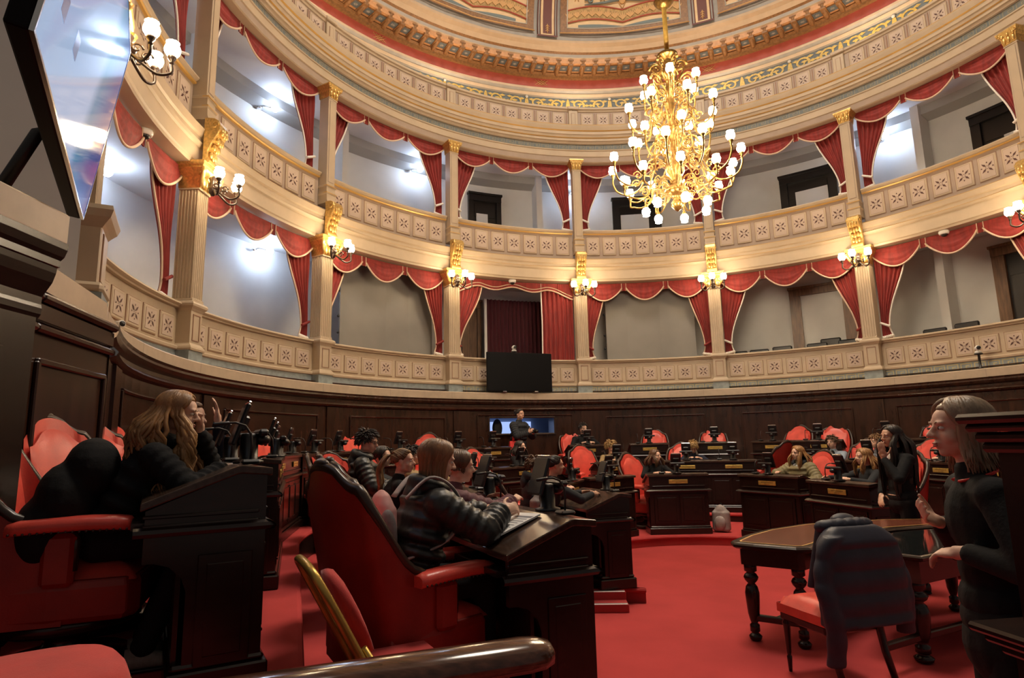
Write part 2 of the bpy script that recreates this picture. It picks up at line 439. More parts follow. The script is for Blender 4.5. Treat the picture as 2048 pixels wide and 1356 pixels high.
# ---- gallery shells
def shell(name, zf, zc, t0=-124, t1=112):
    ring('floor', [(7.05, zf), (8.85, zf)], 'gallery_floor', t0, t1, 60)
    ring('wall_'+name, [(8.8, zf), (8.8, zc)], 'gallery_wall', t0, t1, 72, sm=True)
    ring('ceiling', [(7.12, zc), (8.85, zc)], 'gallery_ceiling', t0, t1, 60)
shell('lower', 2.86, 5.80); shell('upper', 6.22, 9.06)
ring('trim_6', [(8.45, 9.06), (8.45, 8.86), (8.8, 8.80)], 'gallery_beam', -124, 112, 60)
for k, (t, z0, z1) in enumerate([(-124, 2.8, 9.1), (112, 2.8, 9.1)]):
    b = MB(); x0 = pol(7.0, t); x1 = pol(8.9, t)
    b.add([(x0[0], x0[1], z0), (x1[0], x1[1], z0), (x1[0], x1[1], z1), (x0[0], x0[1], z1)], [(0, 1, 2, 3)])
    struct(b.build('wall_end', 'gallery_wall'))
# radial partitions that close the boxes behind the columns seen in the photo
b = MB()
for t, z0, z1 in ((-50.5, 6.22, 9.06), (-12.0, 6.22, 9.06), (54.5, 6.22, 9.06), (-77.5, 6.22, 9.06), (55., 2.86, 5.8)):
    b.box((U(t), -1.55, (z0+z1)/2), (.14, .5, z1-z0), 0)
struct(b.build('wall_partition', 'gallery_wall', warp=W0))
# ---- fascia between the two galleries, cornice and architrave above
ring('trim_7', [(7.42, 5.68), (7.10, 5.68), (7.09, 5.72), (7.07, 5.74), (7.07, 5.97), (7.04, 5.99), (7.02, 6.03), (7.05, 6.05), (7.05, 6.12), (7.02, 6.14), (7.00, 6.20), (6.985, 6.235), (7.0, 6.25), (7.2, 6.255)], ['cream', 'gold_line'], ms=[0,0,0,0,0,0,1,0,0,0,0,1,0])
ring('trim_8', [(7.45, 8.93), (7.12, 8.93), (7.10, 8.95), (7.09, 9.08), (7.07, 9.09), (7.07, 9.24), (7.05, 9.25), (7.05, 9.27)], ['cream', 'taupe'], ms=[0,0,1,0,0,0,0])
ring('trim_9', [(7.09, 9.27), (7.09, 9.43)], ['fret_dark'])
ring('trim_10', [(7.09, 9.43), (7.05, 9.44), (7.03, 9.49), (7.0, 9.50), (7.0, 9.57), (6.97, 9.58), (6.95, 9.64), (6.93, 9.65), (6.93, 9.73), (6.90, 9.75), (6.88, 9.82), (6.87, 9.88), (6.89, 9.905), (7.2, 9.905)], ['cream', 'gold_line'], ms=[0,0,0,0,1,0,0,0,1,0,0,1,0])
b = MB()
def fret(b, u0, u1, z0, z1, d, m, pitch=.22, w=.018):
    n = max(1, round((u1-u0)/pitch)); p = (u1-u0)/n; h = z1-z0
    for i in range(n):
        o = u0+i*p
        P = [(0.05, .12), (.05, .88), (.82, .88), (.82, .30), (.42, .30), (.42, .60), (.62, .60)]
        Q = [(o+a*p, z0+c*h) for a, c in P]
        for (a, c), (e, f) in zip(Q, Q[1:]):
            b.add([(min(a, e)-w/2, d, min(c, f)-w/2), (max(a, e)+w/2, d, min(c, f)-w/2), (max(a, e)+w/2, d, max(c, f)+w/2), (min(a, e)-w/2, d, max(c, f)+w/2)], [(0, 1, 2, 3)], m)
        b.add([(o, d, z0+.06*h), (o+p, d, z0+.06*h), (o+p, d, z0+.06*h+w*.7), (o, d, z0+.06*h+w*.7)], [(0, 1, 2, 3)], m)
fret(b, U(-110), U(100), 9.285, 9.415, -.085, 0, .24, .014)
struct(b.build('trim_11', 'fret_line', warp=W0))
# ---- star panels
def star(b, u, d, z, s, m):
    for k in range(8):
        a = k*pi/4+pi/8*0
        if k % 2:
            pts = [(.16, 0), (.55, .15), (1.02, 0), (.55, -.15)]
        else:
            pts = [(.60, 0), (.74, .11), (.88, 0), (.74, -.11)]
        b.add([(u+s*(p*cos(a)-q*sin(a)), d, z+s*(p*sin(a)+q*cos(a))) for p, q in pts], [(0, 1, 2, 3)], m)
    for k in range(4):
        a = k*pi/2
        b.add([(u+s*(p*cos(a)-q*sin(a)), d, z+s*(p*sin(a)+q*cos(a))) for p, q in [(.12, 0), (.2, .06), (.3, 0), (.2, -.06)]], [(0, 1, 2, 3)], m)
def panel(b, u, z0, z1, w, d, mp=0, ml=1, ms=2, s=.105):
    h = z1-z0; zc = (z0+z1)/2
    b.box((u, d+.004, zc), (w, .012, h), ml)
    b.box((u, d+.012, zc), (w-.016, .022, h-.016), mp, .01)
    b.box((u, d+.020, zc), (w-.085, .012, h-.085), ml)
    b.box((u, d+.021, zc), (w-.092, .014, h-.092), 3)
    star(b, u, d+.033, zc, s*1.15, ms)
def balustrade(key, z, label, fretted):
    """z: dict of levels; one balustrade between two columns"""
    a, c = TH[key[0]], TH[key[1]]; thc = (a+c)/2; Wp = warp_at(thc); h = U((c-a)/2)-.13
    t = thing('balustrade', label, 'balustrade')
    d0 = -.20
    b = MB(); b.sweep([(d0-.25, z['r1']-.02), (d0-.25, z['r1']), (d0+.06, z['r1']), (d0+.085, z['r1']-.012), (d0+.09, z['r1']-.035), (d0+.07, z['r0']+.03), (d0+.05, z['r0']+.02), (d0+.045, z['r0']), (d0, z['r0']-.005)], -h, h, 12, 0, None, False); b.build('handrail', ['cream'], t, Wp)
    if z.get('gold'):
        b = MB(); b.sweep([(d0+.04, z['r0']), (d0+.058, z['r0']-.012), (d0+.04, z['r0']-.03), (d0, z['r0']-.03)], -h, h, 12); b.build('gilt_moulding', ['gold_line'], t, Wp)
    b = MB(); b.sweep([(d0, z['b']), (d0, z['r0'])], -h, h, 12, 0, None, False, False); b.build('panel_ground', ['taupe' if z.get('gold') else 'cream'], t, Wp)
    n = 7; p = (2*h-.10)/n
    for i in range(n):
        b = MB(); panel(b, -h+.05+p*(i+.5), z['p0'], z['p1'], p-.075, d0, s=z.get('s', .105))
        b.build('star_panel', ['cream', 'motif_line', 'motif', 'cream_panel'], t, Wp)
    if z.get('t1'):
        b = MB(); b.sweep([(d0, z['t1']), (d0+.04, z['t1']-.005), (d0+.065, z['t1']-.025), (d0+.06, z['t0']+.012), (d0+.04, z['t0']), (d0, z['t0'])], -h, h, 12); b.build('base_moulding', ['cream'], t, Wp)
        b = MB(); b.sweep([(d0+.03, 2.80), (d0+.03, z['t0'])], -h, h, 12, 0, None, False, False)
        if fretted: fret(b, -h, h, 2.81, z['t0']-.01, d0+.034, 1, .23, .016)
        b.build('key_band', ['key_blue', 'key_gold'], t, Wp)
ZL = dict(r1=3.655, r0=3.575, b=2.98, p0=3.10, p1=3.455, t1=3.055, t0=2.985, s=.10)
ZU = dict(r1=7.07, r0=6.985, b=6.25, p0=6.39, p1=6.89, gold=True, s=.115)
BAYS = ['AB', 'BC', 'CD', 'DE', 'EF', 'FG', 'GH']
WH = dict(AB='nearest the big slanted screen', BC='left of the left grey screen', CD='with the left grey screen', DE='above the black television', EF='with the right grey screen', FG='with the open wooden door frame', GH='at the far right')
for k in BAYS:
    balustrade(k, ZL, 'cream lower gallery balustrade with star panels, bay '+WH[k], k in ('DE', 'EF', 'FG', 'GH'))
for k in BAYS:
    balustrade(k, ZU, 'cream upper balustrade with gilt line, over the bay '+WH[k], False)
# the top parapet: continuous ring with small pilasters over the columns
b = MB(); d0 = -.16
b.sweep([(d0, 9.9), (d0, 10.40)], U(-115), U(100), 80, 1, None, False, False)
b.sweep([(d0-.3, 10.53), (d0+.05, 10.53), (d0+.06, 10.51), (d0+.06, 10.47), (d0+.03, 10.45), (d0+.02, 10.41), (d0, 10.40)], U(-115), U(100), 80, 0, None, False, False)
for i in range(len(KEYS)-1):
    a, c = U(TH[KEYS[i]]), U(TH[KEYS[i+1]]); n = 7; p = (c-a-.34)/n
    for j in range(n):
        u = a+.17+p*(j+.5); panel(b, u, 9.96, 10.37, p-.08, d0, 0, 2, 4, s=.10)
        b.box((u+p/2, d0+.006, 10.16), (.022, .014, .42), 2)
    b.box((a, d0+.03, 10.17), (.24, .06, .50), 0, .01); b.box((a, d0+.063, 10.16), (.11, .012, .36), 2); b.box((a, d0+.068, 10.16), (.09, .012, .34), 0)
    b.box((a, d0+.05, 10.49), (.30, .09, .09), 0, .015)
struct(b.build('wall_parapet', ['cream', 'taupe', 'motif_line', 'cream_panel', 'motif'], warp=W0))
# ---- columns
def make_column():
    t = thing('column', '-', 'column', pol(R, 0), face(0), 'fluted columns of the lower gallery')
    b = MB(); b.box((0, -.16, 2.892), (.36, .36, .186), 0); b.build('plinth', ['key_blue'], t)
    b = MB(); b.loft([[(-w, y, z), (w, y, z), (w, -.32, z), (-w, -.32, z)] for w, y, z in ((.185, .045, 2.985), (.19, .05, 3.01), (.18, .04, 3.04), (.155, .015, 3.07), (.148, .004, 3.085))], 0, False); b.build('base_moulding', ['cream'], t)
    b = MB(); b.box((0, -.15, 3.31), (.29, .30, .47), 0)
    for x in (-.085, .085): b.box((x, .004, 3.31), (.012, .012, .36), 1)
    for z in (3.13, 3.49): b.box((0, .004, z), (.18, .012, .012), 1)
    b.build('pedestal', ['cream', 'motif_line'], t)
    b = MB(); b.loft([[(-w, y, z), (w, y, z), (w, -.32, z), (-w, -.32, z)] for w, y, z in ((.148, .004, 3.54), (.165, .02, 3.57), (.195, .05, 3.60), (.20, .055, 3.63), (.19, .045, 3.655), (.155, .01, 3.675))], 0, False); b.build('pedestal_cap', ['cream'], t)
    def flute(w, y0, y1, n, dep):
        o = []
        for i in range(n):
            x0 = -w+2*w*i/n; q = 2*w/n
            o += [(x0+q*.12, y1), (x0+q*.3, y1-dep), (x0+q*.7, y1-dep), (x0+q*.88, y1)]
        return o
    pts = flute(.145, 0, -.01, 6, .016)
    side = []
    for i in range(6):
        y = -.012-.27*i/6; q = .27/6
        side += [(.145, y-q*.12), (.13, y-q*.3), (.13, y-q*.7), (.145, y-q*.88)]
    out = pts+side+[(.145, -.285), (-.145, -.285)]+[(-x, y) for x, y in side[::-1]]
    b = MB(); b.prism(out[::-1], 3.70, 5.30, 2)
    for i in range(7): b.ell((-.13+.26*i/6, -.002, 3.705), (.016, .016, .022), None, 8, 5)
    b.box((0, -.14, 3.69), (.30, .30, .04), 0, .008); b.box((0, -.14, 5.315), (.31, .31, .03), 0, .008)
    b.build('shaft', ['cream'], t)
    b = MB()
    b.loft([[(-w, y, z), (w, y, z), (w, -.30, z), (-w, -.30, z)] for w, y, z in ((.15, .01, 5.33), (.155, .02, 5.36), (.165, .025, 5.45), (.20, .05, 5.53), (.25, .10, 5.60), (.24, .09, 5.63), (.26, .11, 5.645), (.27, .115, 5.70))], 0, False)
    for sx in (-1, 1):
        b.tube([(sx*(.17+.055*cos(q)*(1-q/9)), .05, 5.50+.055*sin(q)*(1-q/9)) for q in [i*.6 for i in range(11)]], [.03-.0018*i for i in range(11)], 8)
        b.tube([(sx*.14, .02, 5.35), (sx*.18, .045, 5.42), (sx*.23, .09, 5.52), (sx*.25, .12, 5.60)], [.02, .03, .03, .035], 8)
    for x in (-.09, 0, .09): b.ell((x, .035, 5.42), (.04, .03, .09), None, 10, 7)
    b.build('capital', ['gold'], t)
    return t
def make_console():
    t = thing('console_bracket', '-', 'bracket', pol(R, 0), face(0), 'gilt scroll brackets under the upper gallery')
    b = MB()
    prof = [(.0, 5.70), (.10, 5.71), (.11, 5.76), (.07, 5.82), (.07, 5.90), (.12, 6.02), (.19, 6.13), (.235, 6.22), (.24, 6.30), (.21, 6.37), (.15, 6.41), (.08, 6.42), (0, 6.43)]
    b.prism([(y, z) for y, z in prof][::1], -.125, .125, 0); b.build('scroll_body', ['gold'], t, bevel=.012)
    b = MB()
    for i, (y, z) in enumerate([(.10, 5.86), (.14, 5.98), (.19, 6.08), (.245, 6.20)]):
        for x in (-.06, 0, .06): b.ell((x, y, z), (.034, .028, .055+(.02 if x == 0 else 0)), None, 8, 6)
    for sx in (-1, 1): b.tube([(sx*.128, .16+.06*cos(q)*(1-q/10), 6.30+.06*sin(q)*(1-q/10)) for q in [i*.6 for i in range(12)]], .014, 6)
    b.build('acanthus_leaf', ['gold'], t)
    return t
def make_pilaster():
    t = thing('pilaster', '-', 'pilaster', pol(R, 0), face(0), 'slim pilasters of the upper gallery')
    b = MB(); b.loft([[(-w, y, z), (w, y, z), (w, -.26, z), (-w, -.26, z)] for w, y, z in ((.125, .06, 6.40), (.12, .035, 6.47), (.12, .03, 6.58), (.135, .045, 6.60), (.135, .045, 6.625), (.115, .02, 6.63), (.115, .02, 6.74), (.13, .035, 6.75), (.13, .035, 6.775), (.112, .012, 6.79))], 0, False)
    for z in (6.612, 6.762): b.box((0, .0, z), (.272, .094, .012), 1)
    b.build('base', ['cream', 'gold_line'], t)
    b = MB(); b.box((0, -.12, 7.73), (.22, .25, 1.90), 0, .006); b.box((0, .006, 7.73), (.155, .012, 1.76), 1); b.box((0, .008, 7.73), (.14, .014, 1.74), 0)
    b.box((0, -.01, 8.66), (.25, .06, .03), 0, .008); b.build('shaft', ['cream', 'taupe'], t)
    b = MB(); b.loft([[(-w, y, z), (w, y, z), (w, -.26, z), (-w, -.26, z)] for w, y, z in ((.115, .015, 8.68), (.125, .03, 8.74), (.13, .035, 8.80), (.16, .06, 8.87), (.19, .09, 8.92), (.185, .085, 8.945))], 0, False)
    for x in (-.08, 0, .08): b.ell((x, .035, 8.76), (.035, .03, .07), None, 8, 6); b.ell((x*1.2, .05, 8.85), (.03, .03, .045), None, 8, 6)
    for sx in (-1, 1): b.tube([(sx*(.14+.035*cos(q)*(1-q/9)), .07, 8.87+.035*sin(q)*(1-q/9)) for q in [i*.7 for i in range(9)]], .015, 6)
    b.build('capital', ['gold'], t)
    return t
CL = dict(A='just behind the big slanted screen', B='first column right of the big slanted screen', C='on the left of the left grey screen', D='left of the bay above the black television', E='right of the bay above the black television', F='on the right of the right grey screen', G='right of the open wooden door frame', H='at the right edge of the photo')
protoC, protoK, protoP = make_column(), make_console(), make_pilaster()
for i, k in enumerate('ABCDEFGH'):
    la = 'cream fluted column with gilt capital, '+CL[k]; lb = 'gilt scroll bracket above the column '+CL[k].replace('first column', 'first'); lc = 'slim cream upper pilaster over the column '+CL[k].replace('first column', 'first')
    for pr, lab in ((protoC, la), (protoK, lb), (protoP, lc)):
        if k == 'A':
            if pr is protoC: colA = dup(pr, pol(R-.05, -117.6), face(-117.6), lab, skip=('plinth', 'base_moulding', 'pedestal', 'pedestal_cap'))
            continue
        if k == 'B': pr.location = pol(R, TH[k]); pr.rotation_euler = (0, 0, face(TH[k])); pr['label'] = lab
        else: dup(pr, pol(R, TH[k]), face(TH[k]), lab)
# tall end pedestal that A stands on
b = MB(); b.box((0, -.14, 3.24), (.42, .40, .56), 0, .01); b.loft([[(-w, y, z), (w, y, z), (w, -.38, z), (-w, -.38, z)] for w, y, z in ((.21, .06, 3.50), (.23, .08, 3.53), (.27, .12, 3.58), (.29, .14, 3.64), (.28, .13, 3.68))], 0, False)
b.box((0, .062, 3.26), (.26, .012, .42), 1); b.box((0, .066, 3.26), (.24, .012, .40), 0); b.box((0, -.14, 2.98), (.50, .50, .09), 0, .03); b.box((0, -.14, 2.87), (.48, .48, .14), 2)
b.build('pedestal', ['cream', 'motif_line', 'key_blue'], colA)
# ================================================================== CURTAINS
def swag(u0, u1, zt, drop, d, dmin, b, bt, n=18):
    w = u1-u0
    def edge(t): return dmin+(drop-dmin)*sin(pi*t)**.8
    def P(i, j):
        dz = j*edge(i); bul = .045*sin(pi*i)*sin(pi*min(1, j*1.1))+.012*sin(j*26-2.2*sin(pi*i))*sin(pi*i)
        return (u0+w*i, d+bul+.02*j, zt-dz)
    b.grid(P, n, 14)
    bt.tube([tuple(V(P(i/n, 1))+V((0, .008, 0))) for i in range(n+1)], .018, 6)
def valance(key, zt, drop, label, group):
    a, c = TH[key[0]], TH[key[1]]; thc = (a+c)/2; Wp = warp_at(thc); h = U((c-a)/2)-.15
    t = thing('swag_valance', label, 'valance', group=group); d = -.28
    w3 = (2*h-.20)/3
    for i in range(3):
        u0 = -h+i*(w3+.10); b, bt = MB(), MB(); swag(u0, u0+w3, zt, drop, d, .13, b, bt); s = b.build('swag', ['velvet'], t, Wp); bt.build('fringe', ['fringe'], s, Wp)
        if i < 2:
            b = MB(); u = u0+w3; b.box((u+.05, d-.01, zt-.10), (.11, .02, .20), 0); e = b.build('pleat', ['velvet'], t, Wp)
            b = MB()
            for x in (-.005, .105): b.tube([(u+x, d+.012, zt), (u+x, d+.014, zt-.21)], .009, 6)
            b.build('fringe', ['fringe'], e, Wp)
def drape(key, side, zt, zb, ztie, wt, label, group, white, wtie=.15, closed=False, extra=0.):
    a, c = TH[key[0]], TH[key[1]]; thc = (a+c)/2; Wp = warp_at(thc); h = U((c-a)/2)-.15
    t = thing('tied_curtain' if not closed else 'closed_curtain', label, 'curtain', group=group); d = -.36
    e = -side*h          # column edge; side=+1: left curtain hanging from the left column
    H = zt-zb; vt = (zt-ztie)/H; fl = .20
    def width(v):
        if closed: return wt
        if v < vt: q = v/vt; return wt+(wtie-wt)*(q*q*(3-2*q))**1.15
        q = (v-vt)/(1-vt); return wtie+(fl-wtie)*sin(q*pi/2)
    def P(i, v):
        w = width(v); amp = .035*(1 if closed else (.35+.65*abs(v-vt)))
        sag = 0 if closed else -.05*i*max(0, 1-abs(v-vt)*4)
        return (e+side*w*i, d+amp*sin(i*2*pi*(7 if closed else 6)+.6*sin(v*3))+.01*sin(v*9+i*3), zt-H*v+sag)
    b = MB(); b.grid(P, 64, 28); b.build('drape', ['velvet'], t, Wp)
    b = MB(); b.tube([tuple(V(P(1, v/28))+V((0, .012, 0))) for v in range(29)], .016, 6); b.build('edge_fringe', ['fringe_white' if white else 'fringe'], t, Wp)
    if not closed:
        b = MB(); m = ['fringe_white' if white else 'velvet']
        pts = [(e+side*(-.01+(wtie+.03)*i/8), d+.055, ztie+.10-.10*i/8) for i in range(9)]; b.tube(pts, .026, 8, flat=1.); b.build('tieback', m, t, Wp)
        b = MB()
        for q in range(6): b.ell((e+side*(.02+.035*q), d+.04, zb+.03+.006*q), (.028, .035, .035), None, 8, 6)
        b.build('hem_fringe', ['fringe_white'], t, Wp)
LZ = dict(zt=5.66, zb=3.67, tie=3.93); UZ = dict(zt=8.94, zb=7.09, tie=7.33)
for k in BAYS:
    loc = 'bay '+WH[k]
    if k != 'DE': valance(k, LZ['zt'], .46, 'red three-swag valance, lower gallery '+loc, 'swag valances of the lower gallery')
    valance(k, UZ['zt'], .37, 'red three-swag valance, upper gallery, over the '+loc, 'swag valances of the upper gallery')
    if k != 'DE':
        for s, n in ((1, 'left'), (-1, 'right')):
            if k == 'AB' and s == 1: continue
            wd = .62 if k in ('CD',) and s == 1 else (.50 if k in ('CD', 'EF') else .60)
            if k in ('BC',) and s == 1: wd = .46
            drape(k, s, LZ['zt'], LZ['zb'], LZ['tie'], wd, f'red {n} tied curtain, lower gallery {loc}', 'tied curtains of the lower gallery', k in ('FG', 'GH') and s == 1)
    for s, n in ((1, 'left'), (-1, 'right')):
        drape(k, s, UZ['zt'], UZ['zb'], UZ['tie'], .62, f'red {n} tied curtain, upper gallery, over {loc}', 'tied curtains of the upper gallery', True, .17)
drape('DE', 1, LZ['zt'], LZ['zb'], 3.93, .74, 'red curtain tied back left of the black television bay', None, False)
drape('DE', -1, LZ['zt'], LZ['zb'], 3.95, .80, 'straight closed red curtain right of the wine-dark curtain', None, True, closed=True)
# wavy pelmet of that bay
Wp = warp_at((TH['D']+TH['E'])/2); h = U((TH['E']-TH['D'])/2)-.15
t = thing('wavy_pelmet', 'red wavy-edged pelmet with double cream braid above the black television', 'valance')
def wav(s):   # s 0..1 across
    a = abs(s-.5)*2
    return .20+.10*cos(s*2*pi*3.0+pi*0)*(1-a*.4)*.55+.30*max(0, a-.55)**1.2*1.6
b = MB(); b.grid(lambda i, j: (-h+2*h*i, -.325+.01*sin(i*40), 5.66-j*wav(i)), 72, 4); b.build('panel', ['velvet'], t, Wp)
for off, rr in ((0, .018), (.075, .011)):
    b = MB(); b.tube([(-h+2*h*i/72, -.305, 5.66-wav(i/72)+off) for i in range(73)], rr, 6); b.build('braid', ['fringe'], t, Wp)
# wine curtain deeper in the bay, its light post
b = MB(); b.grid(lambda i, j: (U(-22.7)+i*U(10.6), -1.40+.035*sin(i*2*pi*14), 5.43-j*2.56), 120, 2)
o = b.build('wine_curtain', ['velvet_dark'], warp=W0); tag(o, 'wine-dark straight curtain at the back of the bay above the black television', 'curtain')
# ================================================================== GALLERY CONTENTS
def wallbox(b, t0, t1, z0, z1, r0, r1, m=0, n=4):
    b.sweep([(R-r1, z0), (R-r0, z0), (R-r0, z1), (R-r1, z1)], U(t0), U(t1), n, m)
def door(idx, t0, t1, z0, z1, fr, leaf, panel_m, inner=None, fw=.9):
    b = MB()
    wallbox(b, t0, t0+fw, z0, z1, 8.7, 8.8); wallbox(b, t1-fw, t1, z0, z1, 8.7, 8.8); wallbox(b, t0, t1, z1-.17, z1, 8.68, 8.8)
    wallbox(b, t0-.15, t1+.15, z1, z1+.06, 8.64, 8.8)
    o = struct(b.build('door_%d' % idx, [fr], warp=W0))
    b = MB(); wallbox(b, t0+fw, t1-fw, z0, z1-.17, 8.77, 8.8)
    if leaf == 'dark':
        wallbox(b, t0+fw+.3, t1-fw-.3, z1-.62, z1-.25, 8.75, 8.77)
    b.build('door_leaf', [panel_m], o, W0)
    if inner:
        b = MB(); wallbox(b, *inner, 8.73, 8.76); b.build('white_panel', ['door_white'], o, W0)
    b = MB(); b.ell((U(t1-fw-.5), -1.70, z0+1.0), (.03, .03, .03), None, 8, 6); b.build('door_handle', ['brass_frame'], o, W0)
    return o
door(1, -25.1, -18.8, 6.22, 8.48, 'door_black', 'dark', 'door_black', (-23.6, -21.4, 6.4, 7.95))
door(2, 2.7, 11.7, 6.22, 8.51, 'door_black', 'dark', 'door_black', (4.2, 9.4, 6.4, 8.06), 1.2)
door(3, 32.5, 41.5, 6.22, 8.45, 'door_black', 'dark', 'door_black', (34.9, 40.0, 6.4, 8.0), 1.2)
door(4, 60.4, 69.5, 6.22, 8.42, 'door_black', 'dark', 'door_black', (64.2, 67.6, 6.4, 7.8), 1.2)
door(5, 32.3, 42.0, 2.86, 5.38, 'wood_door', 'open', 'gallery_wall', None, 1.7)
door(6, 60.5, 68.0, 2.86, 5.44, 'wood_door', 'dark', 'door_black', None, 1.5)
door(7, -26.6, -23.0, 2.86, 5.40, 'wood_door', 'leaf', 'wood_door', None, .7)
b = MB(); b.box((U(-22.95), -1.40, 4.15), (.06, .06, 2.58), 0, .01); o = b.build('light_post', ['white_plastic'], warp=W0); tag(o, 'thin white post beside the wine-dark curtain', 'post')
# grey screens
def screen(name, label, pts, z1):
    t = thing(name, label, 'screen')
    for p, q in zip(pts, pts[1:]):
        b = MB(); p3, q3 = pol(7.62, p), pol(7.62, q)
        d = V((q3[0]-p3[0], q3[1]-p3[1], 0)); nn = V((-d.y, d.x, 0)).normalized()*.02
        vs = []
        for z in (2.87, z1):
            for P, s in ((p3, 1), (q3, 1), (q3, -1), (p3, -1)): vs.append((P[0]+nn.x*s, P[1]+nn.y*s, z))
        b.add(vs, [(0, 3, 2, 1), (4, 5, 6, 7), (0, 1, 5, 4), (1, 2, 6, 5), (2, 3, 7, 6), (3, 0, 4, 7)]); b.build('leaf', ['gray_screen'], t)
    b = MB()
    for z in (3.7, 4.0, 4.35, 4.9): b.ell((*pol(7.60, pts[0]-.35)[:2], z), (.03, .03, .035), None, 8, 6)
    b.build('clamp', ['black_plastic'], t)
screen('folding_screen', 'tall grey screen of four leaves in the bay left of the black television', [-54.6, -50, -45.5, -41, -36.2], 5.62)
screen('folding_screen', 'tall grey screen of three leaves in the bay right of the black television', [-.8, 3.3, 9.8, 16.3], 5.62)
# gallery seats (only their dark backs rise over the handrail)
def make_gseat():
    t = thing('gallery_chair', '-', 'chair', (0, 0, 0), 0, 'dark chairs behind the lower gallery handrail')
    b = MB(); b.box((0, -.2, .72), (.46, .06, .44), 0, .03); b.build('backrest', ['black_plastic'], t)
    b = MB(); b.box((0, .02, .44), (.46, .44, .07), 0, .03); b.build('seat', ['black_plastic'], t)
    for x in (-.2, .2):
        for y in (-.18, .2): b = MB(); b.tube([(x, y, 0), (x, y, .42)], .014, 6); b.build('leg', ['chrome'], t)
    return t
gp = make_gseat(); GS = [(23.6, 7.72, 0, 'leftmost behind the handrail'), (27.2, 7.80, .02, 'second from the left'), (31.0, 7.86, .06, 'left of the open door frame'), (36.8, 7.72, .04, 'front one inside the open door frame'), (38.4, 8.15, .18, 'rear one inside the open door frame'), (41.4, 7.95, .08, 'half behind the curtain right of the door frame'), (53.9, 7.85, .06, 'left one in the far right bay'), (58.0, 7.9, .10, 'right one in the far right bay')]
for i, (th, r, dz, w) in enumerate(GS):
    lab = 'dark chair back in the lower gallery, '+w
    if i == 0: gp.location = pol(r, th, 2.86+dz); gp.rotation_euler = (0, 0, face(th)); gp['label'] = lab
    else: dup(gp, pol(r, th, 2.86+dz), face(th), lab)
# ================================================================== DOME
D0, D1 = -122, 122
ring('trim_12', [(7.2, 10.50), (8.5, 10.5), (8.5, 11.12)], ['dome_tan'], D0, D1)
ring('trim_13', [(8.5, 11.12), (8.5, 11.60)], ['frieze_blue'], D0, D1)
ring('trim_14', [(8.5, 11.60), (8.44, 11.62), (8.42, 11.70), (8.46, 11.74), (8.40, 11.80), (8.40, 11.86), (8.46, 11.90), (8.5, 11.93)], ['dome_tan', 'dome_gray'], D0, D1, ms=[1, 0, 0, 1, 0, 0, 0])
ring('trim_15', [(8.5, 11.93), (8.5, 12.20)], ['dome_red'], D0, D1)
ring('trim_16', [(8.5, 12.20), (8.42, 12.21), (8.40, 12.27), (8.32, 12.30), (8.34, 12.34)], ['dome_brown'], D0, D1)
ring('trim_17', [(8.34, 12.34), (7.92, 12.36), (7.92, 12.50)], ['dome_orange'], D0, D1)
ring('trim_18', [(7.92, 12.50), (7.88, 12.52), (7.86, 12.60), (7.80, 12.64), (7.72, 12.74), (7.62, 12.80), (7.60, 12.86), (7.66, 12.90), (7.70, 12.92)], ['dome_tan', 'dome_brown', 'dome_gray'], D0, D1, ms=[0, 2, 1, 0, 0, 0, 2, 2])
# dome shell from r=7.7 z=12.92, curving in
def domer(q): return 7.70*cos(q*radians(62))**.92, 12.92+4.6*sin(q*radians(62))
b = MB(); b.sweep([(R-domer(i/14)[0], domer(i/14)[1]) for i in range(15)], U(-180), U(180), 120, 0, None, True, False)
struct(b.build('ceiling', 'dome_gray', warp=W0))
b = MB(); b.sweep([(R-7.7, 12.92), (R-8.6, 12.9), (R-8.6, 10.4)], U(D1), U(D1)+1e-3, 1, 0, None, False, False)
# consoles with coffers between (painted frieze under the dome)
b = MB(); nq = 92
for i in range(nq):
    th = -118+236*i/nq; u = U(th); s = 8.1/7
    b.box((u, R-8.12, 12.33), (.15/s, .40, .06), 1, .01)
    b.tube([(u, R-8.32, 12.24), (u, R-8.22, 12.27), (u, R-8.08, 12.31), (u, R-7.96, 12.37), (u, R-7.93, 12.44)], [.045, .055, .05, .06, .05], 6, 1)
    b.box((u, R-7.93, 12.455), (.17/s, .06, .05), 1, .01)
    u2 = U(th+118/nq)
    b.box((u2, R-8.13, 12.349), (.23/s, .26, .03), 1); b.box((u2, R-8.13, 12.337), (.205/s, .225, .02), 2)
    for k in range(4):
        a = k*pi/4; c, q = .062*cos(a), .062*sin(a)
        b.add([(u2+c, R-8.13+q, 12.324), (u2-q*.2, R-8.13+c*.2, 12.324), (u2-c, R-8.13-q, 12.324), (u2+q*.2, R-8.13-c*.2, 12.324)], [(0, 1, 2, 3)], 3)
struct(b.build('trim_19', ['dome_orange', 'dome_brown', 'frieze_blue', 'dome_white'], warp=W0))
